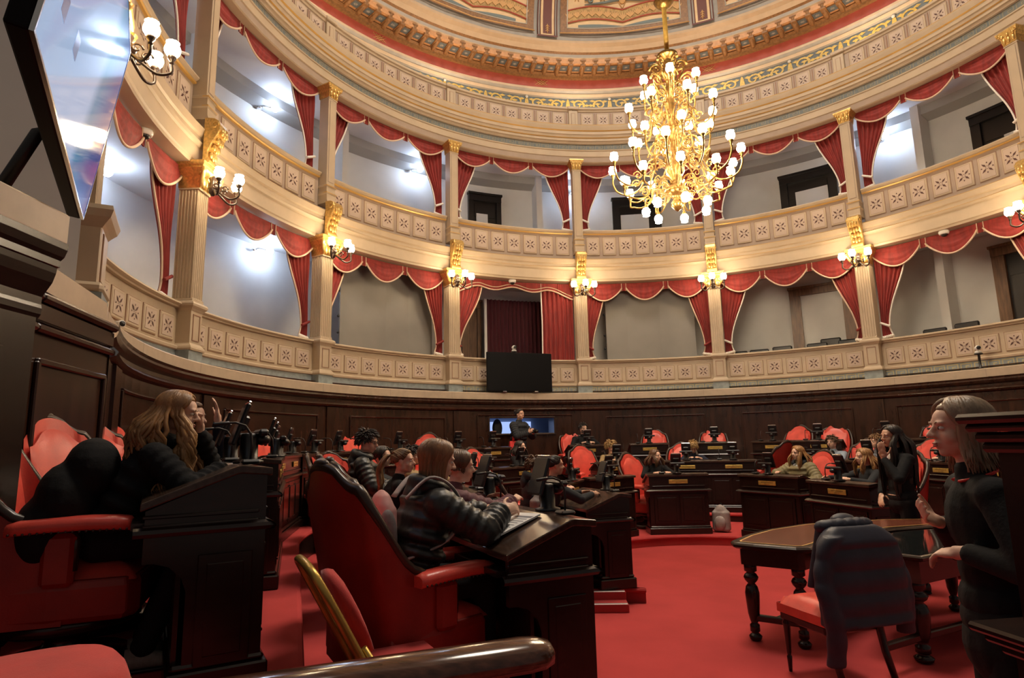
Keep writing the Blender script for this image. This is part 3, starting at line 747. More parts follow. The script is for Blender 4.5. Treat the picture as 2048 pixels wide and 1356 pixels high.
# gold scroll frieze
b = MB(); d = R-8.485; pu = 1.02; nn = int((U(118)-U(-118))/pu)
def ribbon(pts, ws):
    vs = []
    for i, (x, z) in enumerate(pts):
        x0, z0 = pts[max(0, i-1)]; x1, z1 = pts[min(len(pts)-1, i+1)]
        tx, tz = x1-x0, z1-z0; L = hypot(tx, tz) or 1; w = ws[i]/2
        vs += [(x-tz/L*w, d, z+tx/L*w), (x+tz/L*w, d, z-tx/L*w)]
    b.add(vs, [(2*i, 2*i+1, 2*i+3, 2*i+2) for i in range(len(pts)-1)], 0)
for i in range(nn):
    o = U(-118)+pu*i; zc = 11.405
    for sg in (1, -1):
        cx = o+pu*(.5+sg*.24)
        pts = [(cx+sg*(.155-.0085*k)*cos(k*.52-.4), zc+(.165-.0088*k)*sin(k*.52-.4)) for k in range(17)]
        ribbon(pts, [.055-.0018*k for k in range(17)])
        pts = [(o+pu*.5+sg*(.02+.10*k/6), zc-.17+.05*sin(k/6*pi)) for k in range(7)]; ribbon(pts, [.05, .06, .055, .05, .05, .04, .03])
        for k, (x, z) in enumerate([(.42, .12), (.46, -.02), (.42, -.15), (.12, .10), (.30, .02)]):
            q = .075
            b.add([(o+pu*.5+sg*x-q, d, zc+z), (o+pu*.5+sg*x, d, zc+z-q*.55), (o+pu*.5+sg*x+q, d, zc+z), (o+pu*.5+sg*x, d, zc+z+q*.55)], [(0, 1, 2, 3)], 0)
    ribbon([(o+pu*.5, zc-.20), (o+pu*.5, zc-.08), (o+pu*.5, zc+.10), (o+pu*.5, zc+.17)], [.05, .11, .07, .02])
    if i % 2 == 0: b.ell((o+pu*.5, d+.02, zc+.16), (.04, .03, .045), None, 8, 6, 1)
struct(b.build('trim_20', ['frieze_gold', 'dome_white'], warp=W0))
# lattice knots on the red band
b = MB()
for th in (-76.5, -43.5, -10.5, 22.3, 55.5, 88):
    for sx in (-1, 1):
        for o in (-.07, 0, .07):
            u = U(th)*1+o; c = [(u-.09*sx, R-8.49, 11.99), (u+.09*sx, R-8.49, 12.15)]
            b.tube(c, .008, 4)
struct(b.build('trim_21', 'dome_lattice', warp=W0))
# painted dome panels between narrow strips
def dome_w(thc):
    def w(p):     # p=(x metres along arc at springing, y lift, z metres up the shell)
        q = p[2]/6.0; r, z = domer(q); r2, z2 = domer(q+.01); nx, nz = (z2-z), -(r2-r); L = hypot(nx, nz)
        r = r-nx/L*p[1]; z = z-nz/L*p[1]
        th = radians(thc)+p[0]/7.7
        return (r*sin(th), r*cos(th), z)
    return w
def dgrid(b, x0, x1, z0, z1, y, m, nx=8, nz=6):
    b.grid(lambda i, j: (x0+(x1-x0)*i, y, z0+(z1-z0)*j), nx, nz, m)
for k, th in enumerate((-76.5, -43.5, -10.5, 22.3, 55.5)):
    w = dome_w(th); b = MB()
    dgrid(b, -.27, .27, .08, 3.6, .05, 0); dgrid(b, -.20, .20, .10, 3.6, .07, 1); dgrid(b, -.13, .13, .16, 3.6, .08, 2)
    dgrid(b, -.30, .30, .04, .10, .09, 2)
    for z in (.28, .36, .44): b.tube([(-.05, .09, z-.04), (0, .09, z+.03), (.05, .09, z-.04)], .015, 5, 3)
    b.tube([(0, .09, .18), (0, .09, .5)], .014, 5, 3)
    for x in (-.28, .28, -.21, .21): b.tube([(x, .075, .08+.35*i) for i in range(11)], .014, 5, 4)
    struct(b.build('trim_22', ['dome_gray', 'dome_cream', 'dome_wine', 'dome_lattice', 'dome_wine'], warp=w))
for k, th in enumerate((-93, -60, -27, 5.9, 38.9, 71.9)):
    w = dome_w(th); b = MB(); W2 = 1.72
    dgrid(b, -W2, W2, .26, 3.6, .03, 0, 20, 10)
    for sx in (-1, 1): dgrid(b, sx*W2-.10, sx*W2+.10, .22, 3.6, .06, 1, 2, 10)
    dgrid(b, -W2-.10, W2+.10, .22, .42, .06, 1, 20, 2)
    b.tube([(-W2-.12, .08, .22), (W2*.0, .08, .22), (W2+.12, .08, .22)], .02, 5, 4)
    for sx in (-1, 1): b.tube([(sx*(W2-.11), .06, .42+.3*i) for i in range(11)], .018, 5, 5)
    b.tube([(-W2+.1+(2*W2-.2)*i/12, .06, .43) for i in range(13)], .018, 5, 5)
    # scalloped ribbon along the bottom
    def sc(x): return .60+.16*abs(sin(x/W2*pi*.98))*(1 if abs(x) < W2*.99 else 0)
    b.grid(lambda i, j: (-W2+.12+(2*W2-.24)*i, .045+.01*j, sc(-W2+2*W2*i)+.42*j), 48, 2, 2)
    for o in (0, .42): b.tube([(-W2+.12+(2*W2-.24)*i/48, .065, sc(-W2+2*W2*i/48)+o) for i in range(49)], .022, 5, 3)
    b.grid(lambda i, j: (-W2+.12+(2*W2-.24)*i, .04, .45+(sc(-W2+2*W2*i)-.50)*j), 48, 1, 0)
    b.grid(lambda i, j: (-W2*.75+1.5*W2*i, .05, .47+(.16*abs(sin((-.75+1.5*i)*pi*.98)))*j*.7), 48, 1, 6)
    for i in range(-7, 8):   # leaf motifs on the ribbon
        x = i*W2/7.8; z = sc(x)+.08
        for a in (-.7, -.35, 0, .35, .7): b.add([(x, .068, z), (x+.13*sin(a)-.03, .068, z+.15*cos(a)), (x+.2*sin(a), .068, z+.25*cos(a)), (x+.13*sin(a)+.03, .068, z+.15*cos(a))], [(0, 1, 2, 3)], 4)
    for i in range(-9, 10):   # lattice
        for sx in (-1, 1):
            pts = [(i*.38+sx*.13*j, .05, 1.05+.28*j) for j in range(9)]; pts = [p for p in pts if abs(p[0]) < W2-.15 and p[2] > sc(p[0])+.44]
            if len(pts) > 1: b.tube(pts, .012, 4, 4)
    for sx in (-1, 1):      # central scroll ornament
        for cx, cz, r in ((.25, 1.62, .20), (.62, 1.50, .17), (.95, 1.36, .12)):
            b.tube([(sx*(cx+r*cos(q*.5)*(1-q/18)), .07, cz+r*sin(q*.5)*(1-q/18)) for q in range(15)], [.045-.0022*q for q in range(15)], 6, 6)
        b.tube([(sx*.1, .07, 1.35), (sx*.5, .07, 1.28), (sx*1.1, .07, 1.22)], [.05, .04, .015], 6, 6)
    for x, z, r, m in ((0, 1.55, .22, 7), (0, 1.85, .16, 7), (-.45, 1.7, .10, 3), (.45, 1.7, .10, 3), (0, 1.32, .1, 4)): b.ell((x, .06, z), (r, .03, r*1.1), None, 12, 7, m)
    struct(b.build('trim_23', ['dome_cream', 'dome_brown', 'dome_ribbon', 'dome_red', 'dome_lattice', 'dome_white', 'dome_teal', 'dome_wine'], warp=w))
# ================================================================== CHANDELIER
CHX, CHY = -.19, 0.
def tulip(b, c, s=1., m=0, up=1):
    """glass shade, mouth away from the holder"""
    pr = [(.016, .0), (.036, .010), (.055, .038), (.060, .066), (.052, .094), (.041, .108), (.050, .124), (.036, .130), (.006, .127)]
    b.lathe([(r*s, z*s*up) for r, z in pr], 12, c, m)
def holder(b, c, s=1., m=0, up=1):
    b.lathe([(r*s, z*s*up) for r, z in [(.006, -.06), (.02, -.05), (.012, -.035), (.03, -.01), (.034, .012), (.020, .016)]], 10, c, m)
ch = thing('chandelier', 'large gilt chandelier with many lit glass shades hanging from the dome', 'chandelier', (CHX, CHY, 0))
b = MB()
b.lathe([(.02, 7.15), (.13, 7.22), (.15, 7.25), (.09, 7.24), (.05, 7.18), (.04, 7.0), (.10, 6.97), (.11, 6.92), (.05, 6.88), (.045, 6.70), (.075, 6.62), (.06, 6.50), (.045, 6.42), (.05, 6.20), (.11, 6.12), (.13, 6.02), (.08, 5.93), (.05, 5.85), (.06, 5.70), (.12, 5.62), (.14, 5.52), (.13, 5.40), (.07, 5.30), (.10, 5.20), (.17, 5.14), (.17, 5.09), (.09, 5.05), (.05, 5.0), (.085, 4.95), (.09, 4.90), (.05, 4.85), (.012, 4.82)][::-1], 20)
b.build('stem', ['gilt'], ch)
b = MB(); b.lathe([(.035, 7.2), (.035, 15.6)], 12); b.build('hanging_rod', ['brass_frame'], ch)
b = MB(); b.lathe([(.04, 8.02), (.10, 8.06), (.15, 8.13), (.10, 8.17), (.04, 8.2)], 18); b.build('rod_collar', ['gilt'], ch)
def spiral(cx, cz, r, turns=1.6, n=16, sg=1, a0=0): return [(cx+sg*r*cos(a0+2*pi*turns*i/n)*(1-.8*i/n), 0, cz+r*sin(a0+2*pi*turns*i/n)*(1-.8*i/n)) for i in range(n+1)]
def radial(pts, phi): return [(p[0]*cos(phi), p[0]*sin(phi), p[2]) for p in pts]
for zc, rr, n, cx in ((7.05, .10, 6, .17), (6.78, .11, 6, .24), (6.30, .14, 6, .24), (5.80, .13, 6, .22)):
    b = MB()
    for k in range(n):
        ph = 2*pi*k/n+zc
        b.tube(radial(spiral(cx, zc, rr), ph), [.020-.0006*i for i in range(17)], 6)
        b.tube(radial([(.05, 0, zc-.22), (.11, 0, zc-.24), (cx, 0, zc-.16), (cx+.05, 0, zc-.05)], ph), .014, 6)
    b.build('scroll_ring', ['gilt'], ch)
TIERS = [(6.70, .42, 6, .3, .30), (6.30, .63, 8, .1, .30), (5.92, .52, 6, .5, .34), (5.52, .90, 12, .15, .34), (5.22, .74, 9, .35, .20)]
arm_protos = []
for zt, rt, n, a0, dip in TIERS:
    A, H, G = MB(), MB(), MB()
    pts = [(.05, 0, zt-.05), (.05+.18*rt, 0, zt+.06), (.05+.38*rt, 0, zt+.02), (.55*rt, 0, zt-dip*.75), (.75*rt, 0, zt-dip), (.93*rt, 0, zt-dip*.8), (rt, 0, zt-.14), (rt, 0, zt-.06)]
    # smooth
    def cr(p, k=5):
        o = []; P = [p[0]]+p+[p[-1]]
        for i in range(1, len(P)-2):
            for j in range(k):
                t = j/k; q = []
                for c in range(3): q.append(.5*((2*P[i][c])+(-P[i-1][c]+P[i+1][c])*t+(2*P[i-1][c]-5*P[i][c]+4*P[i+1][c]-P[i+2][c])*t*t+(-P[i-1][c]+3*P[i][c]-3*P[i+1][c]+P[i+2][c])*t**3))
                o.append(tuple(q))
        return o+[p[-1]]
    A.tube(cr(pts), .013, 7); A.tube(spiral(.62*rt, zt-dip*.55, .07, 1.3, 12), .010, 6)
    A.tube(spiral(.36*rt, zt-.10, .06, 1.2, 12, -1), .009, 6)
    holder(A, (rt, 0, zt)); tulip(G, (rt, 0, zt+.005), 1.0)
    a = A.build('arm', ['gilt'], ch); g = G.build('lamp_shade', ['bulb'], a)
    a.rotation_euler = (0, 0, a0)
    for k in range(1, n):
        c = a.copy(); COL.objects.link(c); c.parent = ch; c.rotation_euler = (0, 0, a0+2*pi*k/n)
        d = g.copy(); COL.objects.link(d); d.parent = c
# downward lamps around the bottom bowl
A, G = MB(), MB(); A.tube(cr([(.10, 0, 5.12), (.26, 0, 5.02), (.40, 0, 5.06), (.44, 0, 5.0), (.44, 0, 4.96)]), .012, 7); holder(A, (.44, 0, 4.93), 1, 0, -1); tulip(G, (.44, 0, 4.925), 1., 0, -1)
a = A.build('arm', ['gilt'], ch); g = G.build('lamp_shade', ['bulb'], a); a.rotation_euler = (0, 0, .2)
for k in range(1, 7):
    c = a.copy(); COL.objects.link(c); c.parent = ch; c.rotation_euler = (0, 0, .2+2*pi*k/7); d = g.copy(); COL.objects.link(d); d.parent = c
# ================================================================== SCONCES
def make_sconce():
    t = thing('wall_sconce', '-', 'wall lamp', pol(R, 0), face(0), 'three-armed wall sconces on the column capitals')
    b = MB(); b.lathe([(.02, -.16), (.05, -.12), (.06, -.03), (.045, .05), (.06, .10), (.02, .14)], 12, (0, .12, 5.42)); b.ell((0, .16, 5.40), (.05, .05, .06)); b.build('backplate', ['wood_frame'], t)
    for k, (x, y, z) in enumerate([(-.26, .34, 5.40), (0, .50, 5.40), (.26, .34, 5.40)]):
        A, G = MB(), MB()
        A.tube(cr([(0, .14, 5.36), (x*.35, .12+(y-.12)*.35, 5.28), (x*.7, .12+(y-.12)*.7, 5.20), (x, y, 5.24), (x, y, 5.33)]), .015, 7)
        A.tube([(x*.45+.0, .12+(y-.12)*.45+.055*cos(q)*(1-q/9), 5.35+.055*sin(q)*(1-q/9)) for q in [i*.6 for i in range(12)]], .011, 6)
        holder(A, (x, y, z), 1.25); tulip(G, (x, y, z+.005), 1.25)
        a = A.build('arm', ['wood_frame'], t); G.build('lamp_shade', ['bulb_sconce'], a)
    return t
ps = make_sconce()
for k in 'ABCDEFGH':
    lab = 'lit three-armed wall sconce on the column '+CL[k]
    if k == 'A': ps.location = pol(R, TH[k]); ps.rotation_euler = (0, 0, face(TH[k])); ps['label'] = lab
    else: dup(ps, pol(R, TH[k]), face(TH[k]), lab)
# cool spot lamps in the galleries
def make_spot():
    t = thing('spot_lamp', '-', 'spot lamp', (0, 0, 0), 0, 'cool white spot lamps in the galleries')
    b = MB(); b.tube([(.16, -.28, .02), (.12, -.20, .06), (.05, -.10, .04), (0, -.03, 0)], .014, 6); b.lathe([(.05, -.02), (.05, .02), (.02, .03)], 12, (.16, -.285, .02)); b.build('bracket', ['chrome'], t)
    b = MB(); b.ell((0, 0, 0), (.075, .075, .075), None, 14, 9); b.build('bulb', ['spot_cool'], t)
    return t
sp = make_spot()
SP = [(8.42, -89.3, 5.66, 'lower gallery, bay nearest the big slanted screen'), (8.42, -63.0, 5.62, 'lower gallery, bay left of the left grey screen'), (8.42, -63.2, 8.76, 'upper gallery, bay left of the left grey screen'), (8.42, -35.5, 8.74, 'upper gallery, half behind the curtain over the left grey screen'), (8.42, -92, 8.7, 'upper gallery, partly behind the curtain over the big slanted screen'), (8.42, 49.85, 8.68, 'upper gallery, beside the curtain right of the open door frame'), (8.42, -4.2, 8.72, 'upper gallery, behind the pilaster right of the black television')]
for i, (r, th, z, w) in enumerate(SP):
    lab = 'cool white spot lamp, '+w
    if i == 0: sp.location = pol(r, th, z); sp.rotation_euler = (0, 0, face(th)); sp['label'] = lab
    else: dup(sp, pol(r, th, z), face(th), lab)
# ================================================================== SCREENS AND CAMERAS ON THE WALLS
def basis(x, y, z):
    return Matrix((x, y, z)).transposed()
# big slanted screen, far left
P1, P2 = V((-4.182, -6.452, 3.05)), V((-5.21, -4.715, 3.05))
ax = (P2-P1).normalized(); nh = V((.862, .506, 0)).normalized(); tl = radians(8)
upv = V((0, 0, 1))*cos(tl)+nh*sin(tl); nv = ax.cross(upv).normalized()
if nv.dot(nh) < 0: nv = -nv
tv = thing('television', 'big slanted glowing screen leaning forward at the far left', 'television', P1)
Lw, Hh = (P2-P1).length, 1.20
def tvp(x, h, d): return tuple(ax*x+upv*h+nv*d)
def slab(b, x0, x1, h0, h1, d0, d1, m=0):
    b.add([tvp(x, h, d) for h in (h0, h1) for x, d in ((x0, d0), (x1, d0), (x1, d1), (x0, d1))], [(0, 3, 2, 1), (4, 5, 6, 7), (0, 1, 5, 4), (1, 2, 6, 5), (2, 3, 7, 6), (3, 0, 4, 7)], m)
b = MB(); slab(b, 0, Lw, 0, Hh, -.085, -.012); b.build('housing', ['tv_black'], tv, bevel=.01)
b = MB(); w = .012; slab(b, 0, Lw, 0, w, -.012, .004); slab(b, 0, Lw, Hh-w, Hh, -.012, .004); slab(b, 0, w, w, Hh-w, -.012, .004); slab(b, Lw-w, Lw, w, Hh-w, -.012, .004); b.build('bezel', ['chrome'], tv)
m = bpy.data.materials.new('slide'); m.use_nodes = True; M['slide'] = m; nt = m.node_tree; bs = nt.nodes['Principled BSDF']; bs.inputs['Roughness'].default_value = .06
uvn = nt.nodes.new('ShaderNodeAttribute'); uvn.attribute_name = 'scr'; ramp = nt.nodes.new('ShaderNodeValToRGB'); sep = nt.nodes.new('ShaderNodeSeparateXYZ')
nt.links.new(uvn.outputs['Vector'], sep.inputs[0]); nt.links.new(sep.outputs['X'], ramp.inputs[0])
cr_ = ramp.color_ramp; cr_.elements[0].position = 0; cr_.elements[0].color = (.50, .68, .98, 1); cr_.elements[1].position = 1; cr_.elements[1].color = (.02, .05, .30, 1)
for p_, c_ in ((.55, (.46, .64, .95, 1)), (.62, (.05, .30, .55, 1)), (.80, (.03, .12, .40, 1))):
    e = cr_.elements.new(p_); e.color = c_
nt.links.new(ramp.outputs[0], bs.inputs['Emission Color']); bs.inputs['Emission Strength'].default_value = .36; bs.inputs['Base Color'].default_value = (.01, .01, .012, 1)
mat('slide_teal', (.02, .30, .34), .2, emit=.6, ecol=(.04, .50, .56)); mat('slide_ink', (.02, .02, .05), .2, emit=.25, ecol=(.12, .14, .30))
b = MB(); b.add([tvp(w, w, .002), tvp(Lw-w, w, .002), tvp(Lw-w, Hh-w, .002), tvp(w, Hh-w, .002)], [(0, 1, 2, 3)]); sc = b.build('screen', ['slide'], tv)
at = sc.data.attributes.new('scr', 'FLOAT_VECTOR', 'POINT')
for i, v in enumerate(((.0, 0, 0), (1, 0, 0), (.85, 1, 0), (0, 1, 0))): at.data[i].vector = v
b = MB(); slab(b, .30, .42, .50, .62, .003, .0035, 0); b.build('slide_mark', ['slide_teal'], tv)
for x, h in ((.22, .30), (.52, .72), (.56, .34), (.20, .78)): b = MB(); slab(b, x, x+.10, h-.05, h+.05, .003, .0035, 0); b.build('slide_mark', ['slide_ink'], tv)
b = MB(); c = ax*(Lw*.80)
b.tube([tuple(c+upv*.4-nv*.09), tuple(c+upv*.3-nv*.25), tuple(c+V((0, 0, -.13))-nv*.36)], .035, 8); b.tube([tuple(c+V((0, 0, -.135))-nv*.36-ax*.3), tuple(c+V((0, 0, -.135))-nv*.36+ax*.05)], .028, 8)
b.build('stand', ['black_plastic'], tv)
# black television in the middle bay
thc = -20.95; Wp = warp_at(thc, 7.0)
tv2 = thing('television', 'large switched-off black television on the stone ledge in the middle bay', 'television', pol(6.76, thc, 2.80), face(thc))
b = MB(); b.box((0, 0, .49), (1.66, .07, .93), 0, .012); b.build('housing', ['tv_black'], tv2)
b = MB(); b.box((0, .036, .49), (1.62, .004, .89), 0); b.build('screen', ['tv_black'], tv2)
b = MB(); b.box((-.4, -.05, .02), (.10, .22, .03), 0, .008); b.box((.4, -.05, .02), (.10, .22, .03), 0, .008); b.build('foot', ['chrome'], tv2)
def make_ptz(label, loc, rz, pole):
    t = thing('remote_camera', label, 'camera', loc, rz)
    b = MB(); b.lathe([(.05, 0), (.05, .02), (.022, .03), (.022, pole), (.07, pole+.01), (.07, pole+.03)], 14); b.build('pole', ['black_plastic'], t)
    b = MB(); b.lathe([(.055, pole+.03), (.06, pole+.06), (.045, pole+.075)], 14); b.build('base', ['white_plastic'], t)
    b = MB(); b.box((0, .0, pole+.13), (.10, .13, .09), 0, .03); b.build('head', ['white_plastic'], t)
    b = MB(); b.T = Matrix.Translation((0, .06, pole+.13)) @ Matrix.Rotation(-pi/2, 4, 'X'); b.lathe([(.034, 0), (.034, .05), (.026, .055), (.004, .056)], 14); b.build('lens', ['black_plastic'], t)
    return t
make_ptz('white remote camera on a pole on the ledge at far right', pol(6.86, 63.1, 2.80), face(63.1)+.6, .26)
make_ptz('black and white remote camera right behind the top of the black television', pol(7.05, -21.1, 3.66), face(-21.1), .14)
def dome_cam(label, loc, rz):
    t = thing('dome_camera', label, 'camera', loc, rz)
    b = MB(); b.lathe([(.02, 0), (.085, 0), (.095, -.03), (.085, -.07), (.07, -.075)], 18); b.build('housing', ['white_plastic'], t)
    b = MB(); b.ell((0, .0, -.075), (.06, .06, .05)); b.build('dome', ['black_plastic'], t)
dome_cam('white dome camera under the fascia at upper left beside the big slanted screen', pol(7.28, -98.0, 5.68), 0)
dome_cam('white dome camera under the fascia above the black television', pol(7.22, -20.6, 5.68), 0)
dome_cam('white dome camera under the fascia in the far right bay', pol(7.22, 59.4, 5.68), 0)
t = thing('bullet_camera', 'small white bullet camera standing on the ledge at left', 'camera', pol(6.9, -109.5, 2.80), face(-109.5)-.9)
b = MB(); b.lathe([(.04, 0), (.04, .015), (.012, .02), (.012, .06)], 12); b.build('mount', ['white_plastic'], t)
b = MB(); b.T = Matrix.Translation((0, -.08, .085)) @ Matrix.Rotation(-pi/2, 4, 'X'); b.lathe([(.02, 0), (.038, .005), (.038, .15), (.03, .16)], 14); b.build('housing', ['white_plastic'], t)
b = MB(); b.T = Matrix.Translation((0, .081, .085)) @ Matrix.Rotation(-pi/2, 4, 'X'); b.lathe([(.028, 0), (.028, .004), (.004, .006)], 14); b.build('lens', ['black_plastic'], t)
# ================================================================== DESKS
def make_desk(wd, plates):
    """local +Y = front. origin on the floor under the middle of the front edge"""
    t = thing('desk', '-', 'desk', (0, 0, 0), 0)
    h = wd/2; D = .52
    out = [(0, .93), (-.13, .945), (-.15, .943), (-D, .80), (-D, .765), (-.15, .905), (-.13, .908), (0, .895)]
    b = MB(); b.prism(out, -h, h, 0); b.build('worktop', ['wood_top'], t, bevel=.006)
    side = [(-.02, .10), (-.02, .90), (-.14, .91), (-D+.02, .765), (-D+.02, .55), (-.46, .55), (-.40, .53), (-.35, .48), (-.33, .42), (-.33, .10)]
    for sx in (-1, 1):
        b = MB(); x0, x1 = (sx*(h-.025), sx*(h-.065)); b.prism(side, min(x0, x1), max(x0, x1), 0)
        xx = sx*(h-.02); 
        for z in (.70, .74): b.box((xx, -.28, z), (.014, .46, .016), 0, .004)
        b.box((xx, -.18, .34), (.012, .22, .46), 0, .004); b.box((xx+sx*.004, -.18, .34), (.012, .15, .38), 0, .004)
        b.build('side_panel', ['wood_dark'], t)
    b = MB(); b.box((0, -.045, .50), (wd-.09, .04, .82), 0, .004); b.box((0, -.30, .70), (wd-.13, .50, .03), 0); b.box((0, -.36, .40), (wd-.13, .02, .58), 0); b.build('front_panel', ['wood_dark'], t)
    b = MB()
    pr = [(.0, .655), (.03, .66), (.04, .675), (.03, .69), (.012, .70), (.0, .70)]
    for y, sgn in ((-.02, 1),):
        b.loft([[(x, y+d, z) for x in (-h+.01-d, h-.01+d)] for d, z in pr], 0, False, False, False)
    for sx in (-1, 1): b.loft([[(sx*(h-.025+d), y, z) for y in (-.02+d, -.54)] for d, z in pr], 0, False, False, False)
    b.box((0, -.012, .745), (wd-.14, .014, .016), 0, .004); b.build('waist_moulding', ['wood_dark'], t)
    b = MB(); b.box((0, -.19, .05), (wd-.0, .40, .10), 0, .008); b.box((0, -.19, .115), (wd-.03, .37, .03), 0, .012); b.build('plinth', ['wood_dark'], t)
    nd = 2 if wd < 1.2 else 4; q = (wd-.16)/nd
    for i in range(nd):
        x = -h+.08+q*(i+.5)
        b = MB(); b.box((x, -.018, .39), (q-.02, .016, .46), 0, .004); b.box((x, -.008, .39), (q-.11, .014, .36), 0, .005)
        for sx in (-1, 1):
            for z in (.20, .58): b.ell((x+sx*(q/2-.04), -.006, z), (.008, .006, .008), None, 6, 5)
        dd = b.build('door', ['wood_dark'], t)
    for px in plates:
        b = MB(); b.box((px, -.012, .815), (.30, .010, .062), 0, .003); pl = b.build('nameplate', ['brass_plate'], t)
        b = MB(); rr = random.Random(int(px*100)+5)
        x = -.11
        while x < .10:
            w_ = rr.uniform(.008, .022); b.box((px+x+w_/2, -.006, .826), (w_, .002, .008), 0); x += w_+.006
        x = -.045
        while x < .04: w_ = rr.uniform(.006, .014); b.box((px+x+w_/2, -.006, .801), (w_, .002, .006), 0); x += w_+.005
        b.build('engraving', ['plate_text'], pl)
    return t
def make_terminal():
    t = thing('desk_terminal', '-', 'screen terminal', (0, 0, 0), 0)
    b = MB(); b.lathe([(.075, 0), (.075, .012), (.045, .02), (.045, .13), (.04, .15), (.02, .155)], 14, (0, .02, 0)); b.build('post', ['black_plastic'], t)
    tl = Matrix.Translation((0, -.03, .20)) @ Matrix.Rotation(radians(-18), 4, 'X')
    b = MB(); b.T = tl; b.box((0, 0, 0), (.17, .022, .225), 0, .008); b.box((0, .02, .01), (.10, .03, .08), 0, .01); b.build('tablet', ['black_plastic'], t)
    b = MB(); b.T = tl; b.box((0, -.0118, 0), (.155, .002, .205), 0); b.build('screen', ['screen_off'], t)
    b = MB(); b.T = tl; b.box((0, .001, .118), (.15, .016, .012), 0, .004); b.build('top_strip', ['chrome'], t)
    b = MB(); b.box((0, .075, .155), (.24, .05, .035), 0, .012); b.ell((0, .085, .12), (.04, .04, .03)); b.build('card_reader', ['black_plastic'], t)
    return t
def make_mic():
    t = thing('microphone', '-', 'microphone', (0, 0, 0), 0)
    b = MB(); b.box((0, 0, .012), (.09, .09, .024), 0, .01); b.build('base', ['black_plastic'], t)
    b = MB(); b.tube([(0, 0, .02), (0, .004, .09), (0, -.003, .145), (0, -.03, .185), (0, -.075, .20), (0, -.11, .198)], .006, 7); b.build('gooseneck', ['black_plastic'], t)
    b = MB(); b.cap((0, -.108, .198), (0, -.165, .192), .009, .010, 8); b.build('capsule', ['black_plastic'], t)
    return t
DESKS = {}; FIRST = dict(terminal=True, mic=True)
pterm, pmic = make_terminal(), make_mic()
DP = {}
def desk(row, s, wd, label, where, terms=None, bearing=None, pos=None, z=None, plate=True):
    """one desk of a row; s = path length of its middle"""
    x, y, a = path_pt(row, s) if pos is None else (*pos, bearing)
    if bearing is not None: a = bearing
    z = TIER[row] if z is None else z
    seats = [0] if wd < 1.2 else [wd*.25, -wd*.25]
    key = (round(wd, 2), bool(plate))
    if key not in DP:
        DP[key] = d = make_desk(wd, [-q for q in seats] if plate else []); d.location = (x, y, z); d.rotation_euler = (0, 0, azr(a)); d['label'] = label
    else: d = dup(DP[key], (x, y, z), azr(a), label)
    ar = radians(a); rt = V((cos(ar), -sin(ar), 0)); fw = V((sin(ar), cos(ar), 0)); o = V((x, y, z))
    for i, q in enumerate(seats):
        w = where if len(seats) == 1 else where[i]
        if terms is not None and not terms[i]: continue
        for kind, pr, dx in (('terminal', pterm, .0), ('mic', pmic, .24)):
            p = o+rt*(q+dx)+fw*(-.075)+V((0, 0, .944))
            lab = ('black tablet terminal, ' if kind == 'terminal' else 'black gooseneck microphone, ')+w
            if FIRST[kind]: FIRST[kind] = False; pr.location = p; pr.rotation_euler = (0, 0, azr(a)); pr['label'] = lab
            else: dup(pr, p, azr(a), lab)
    return d
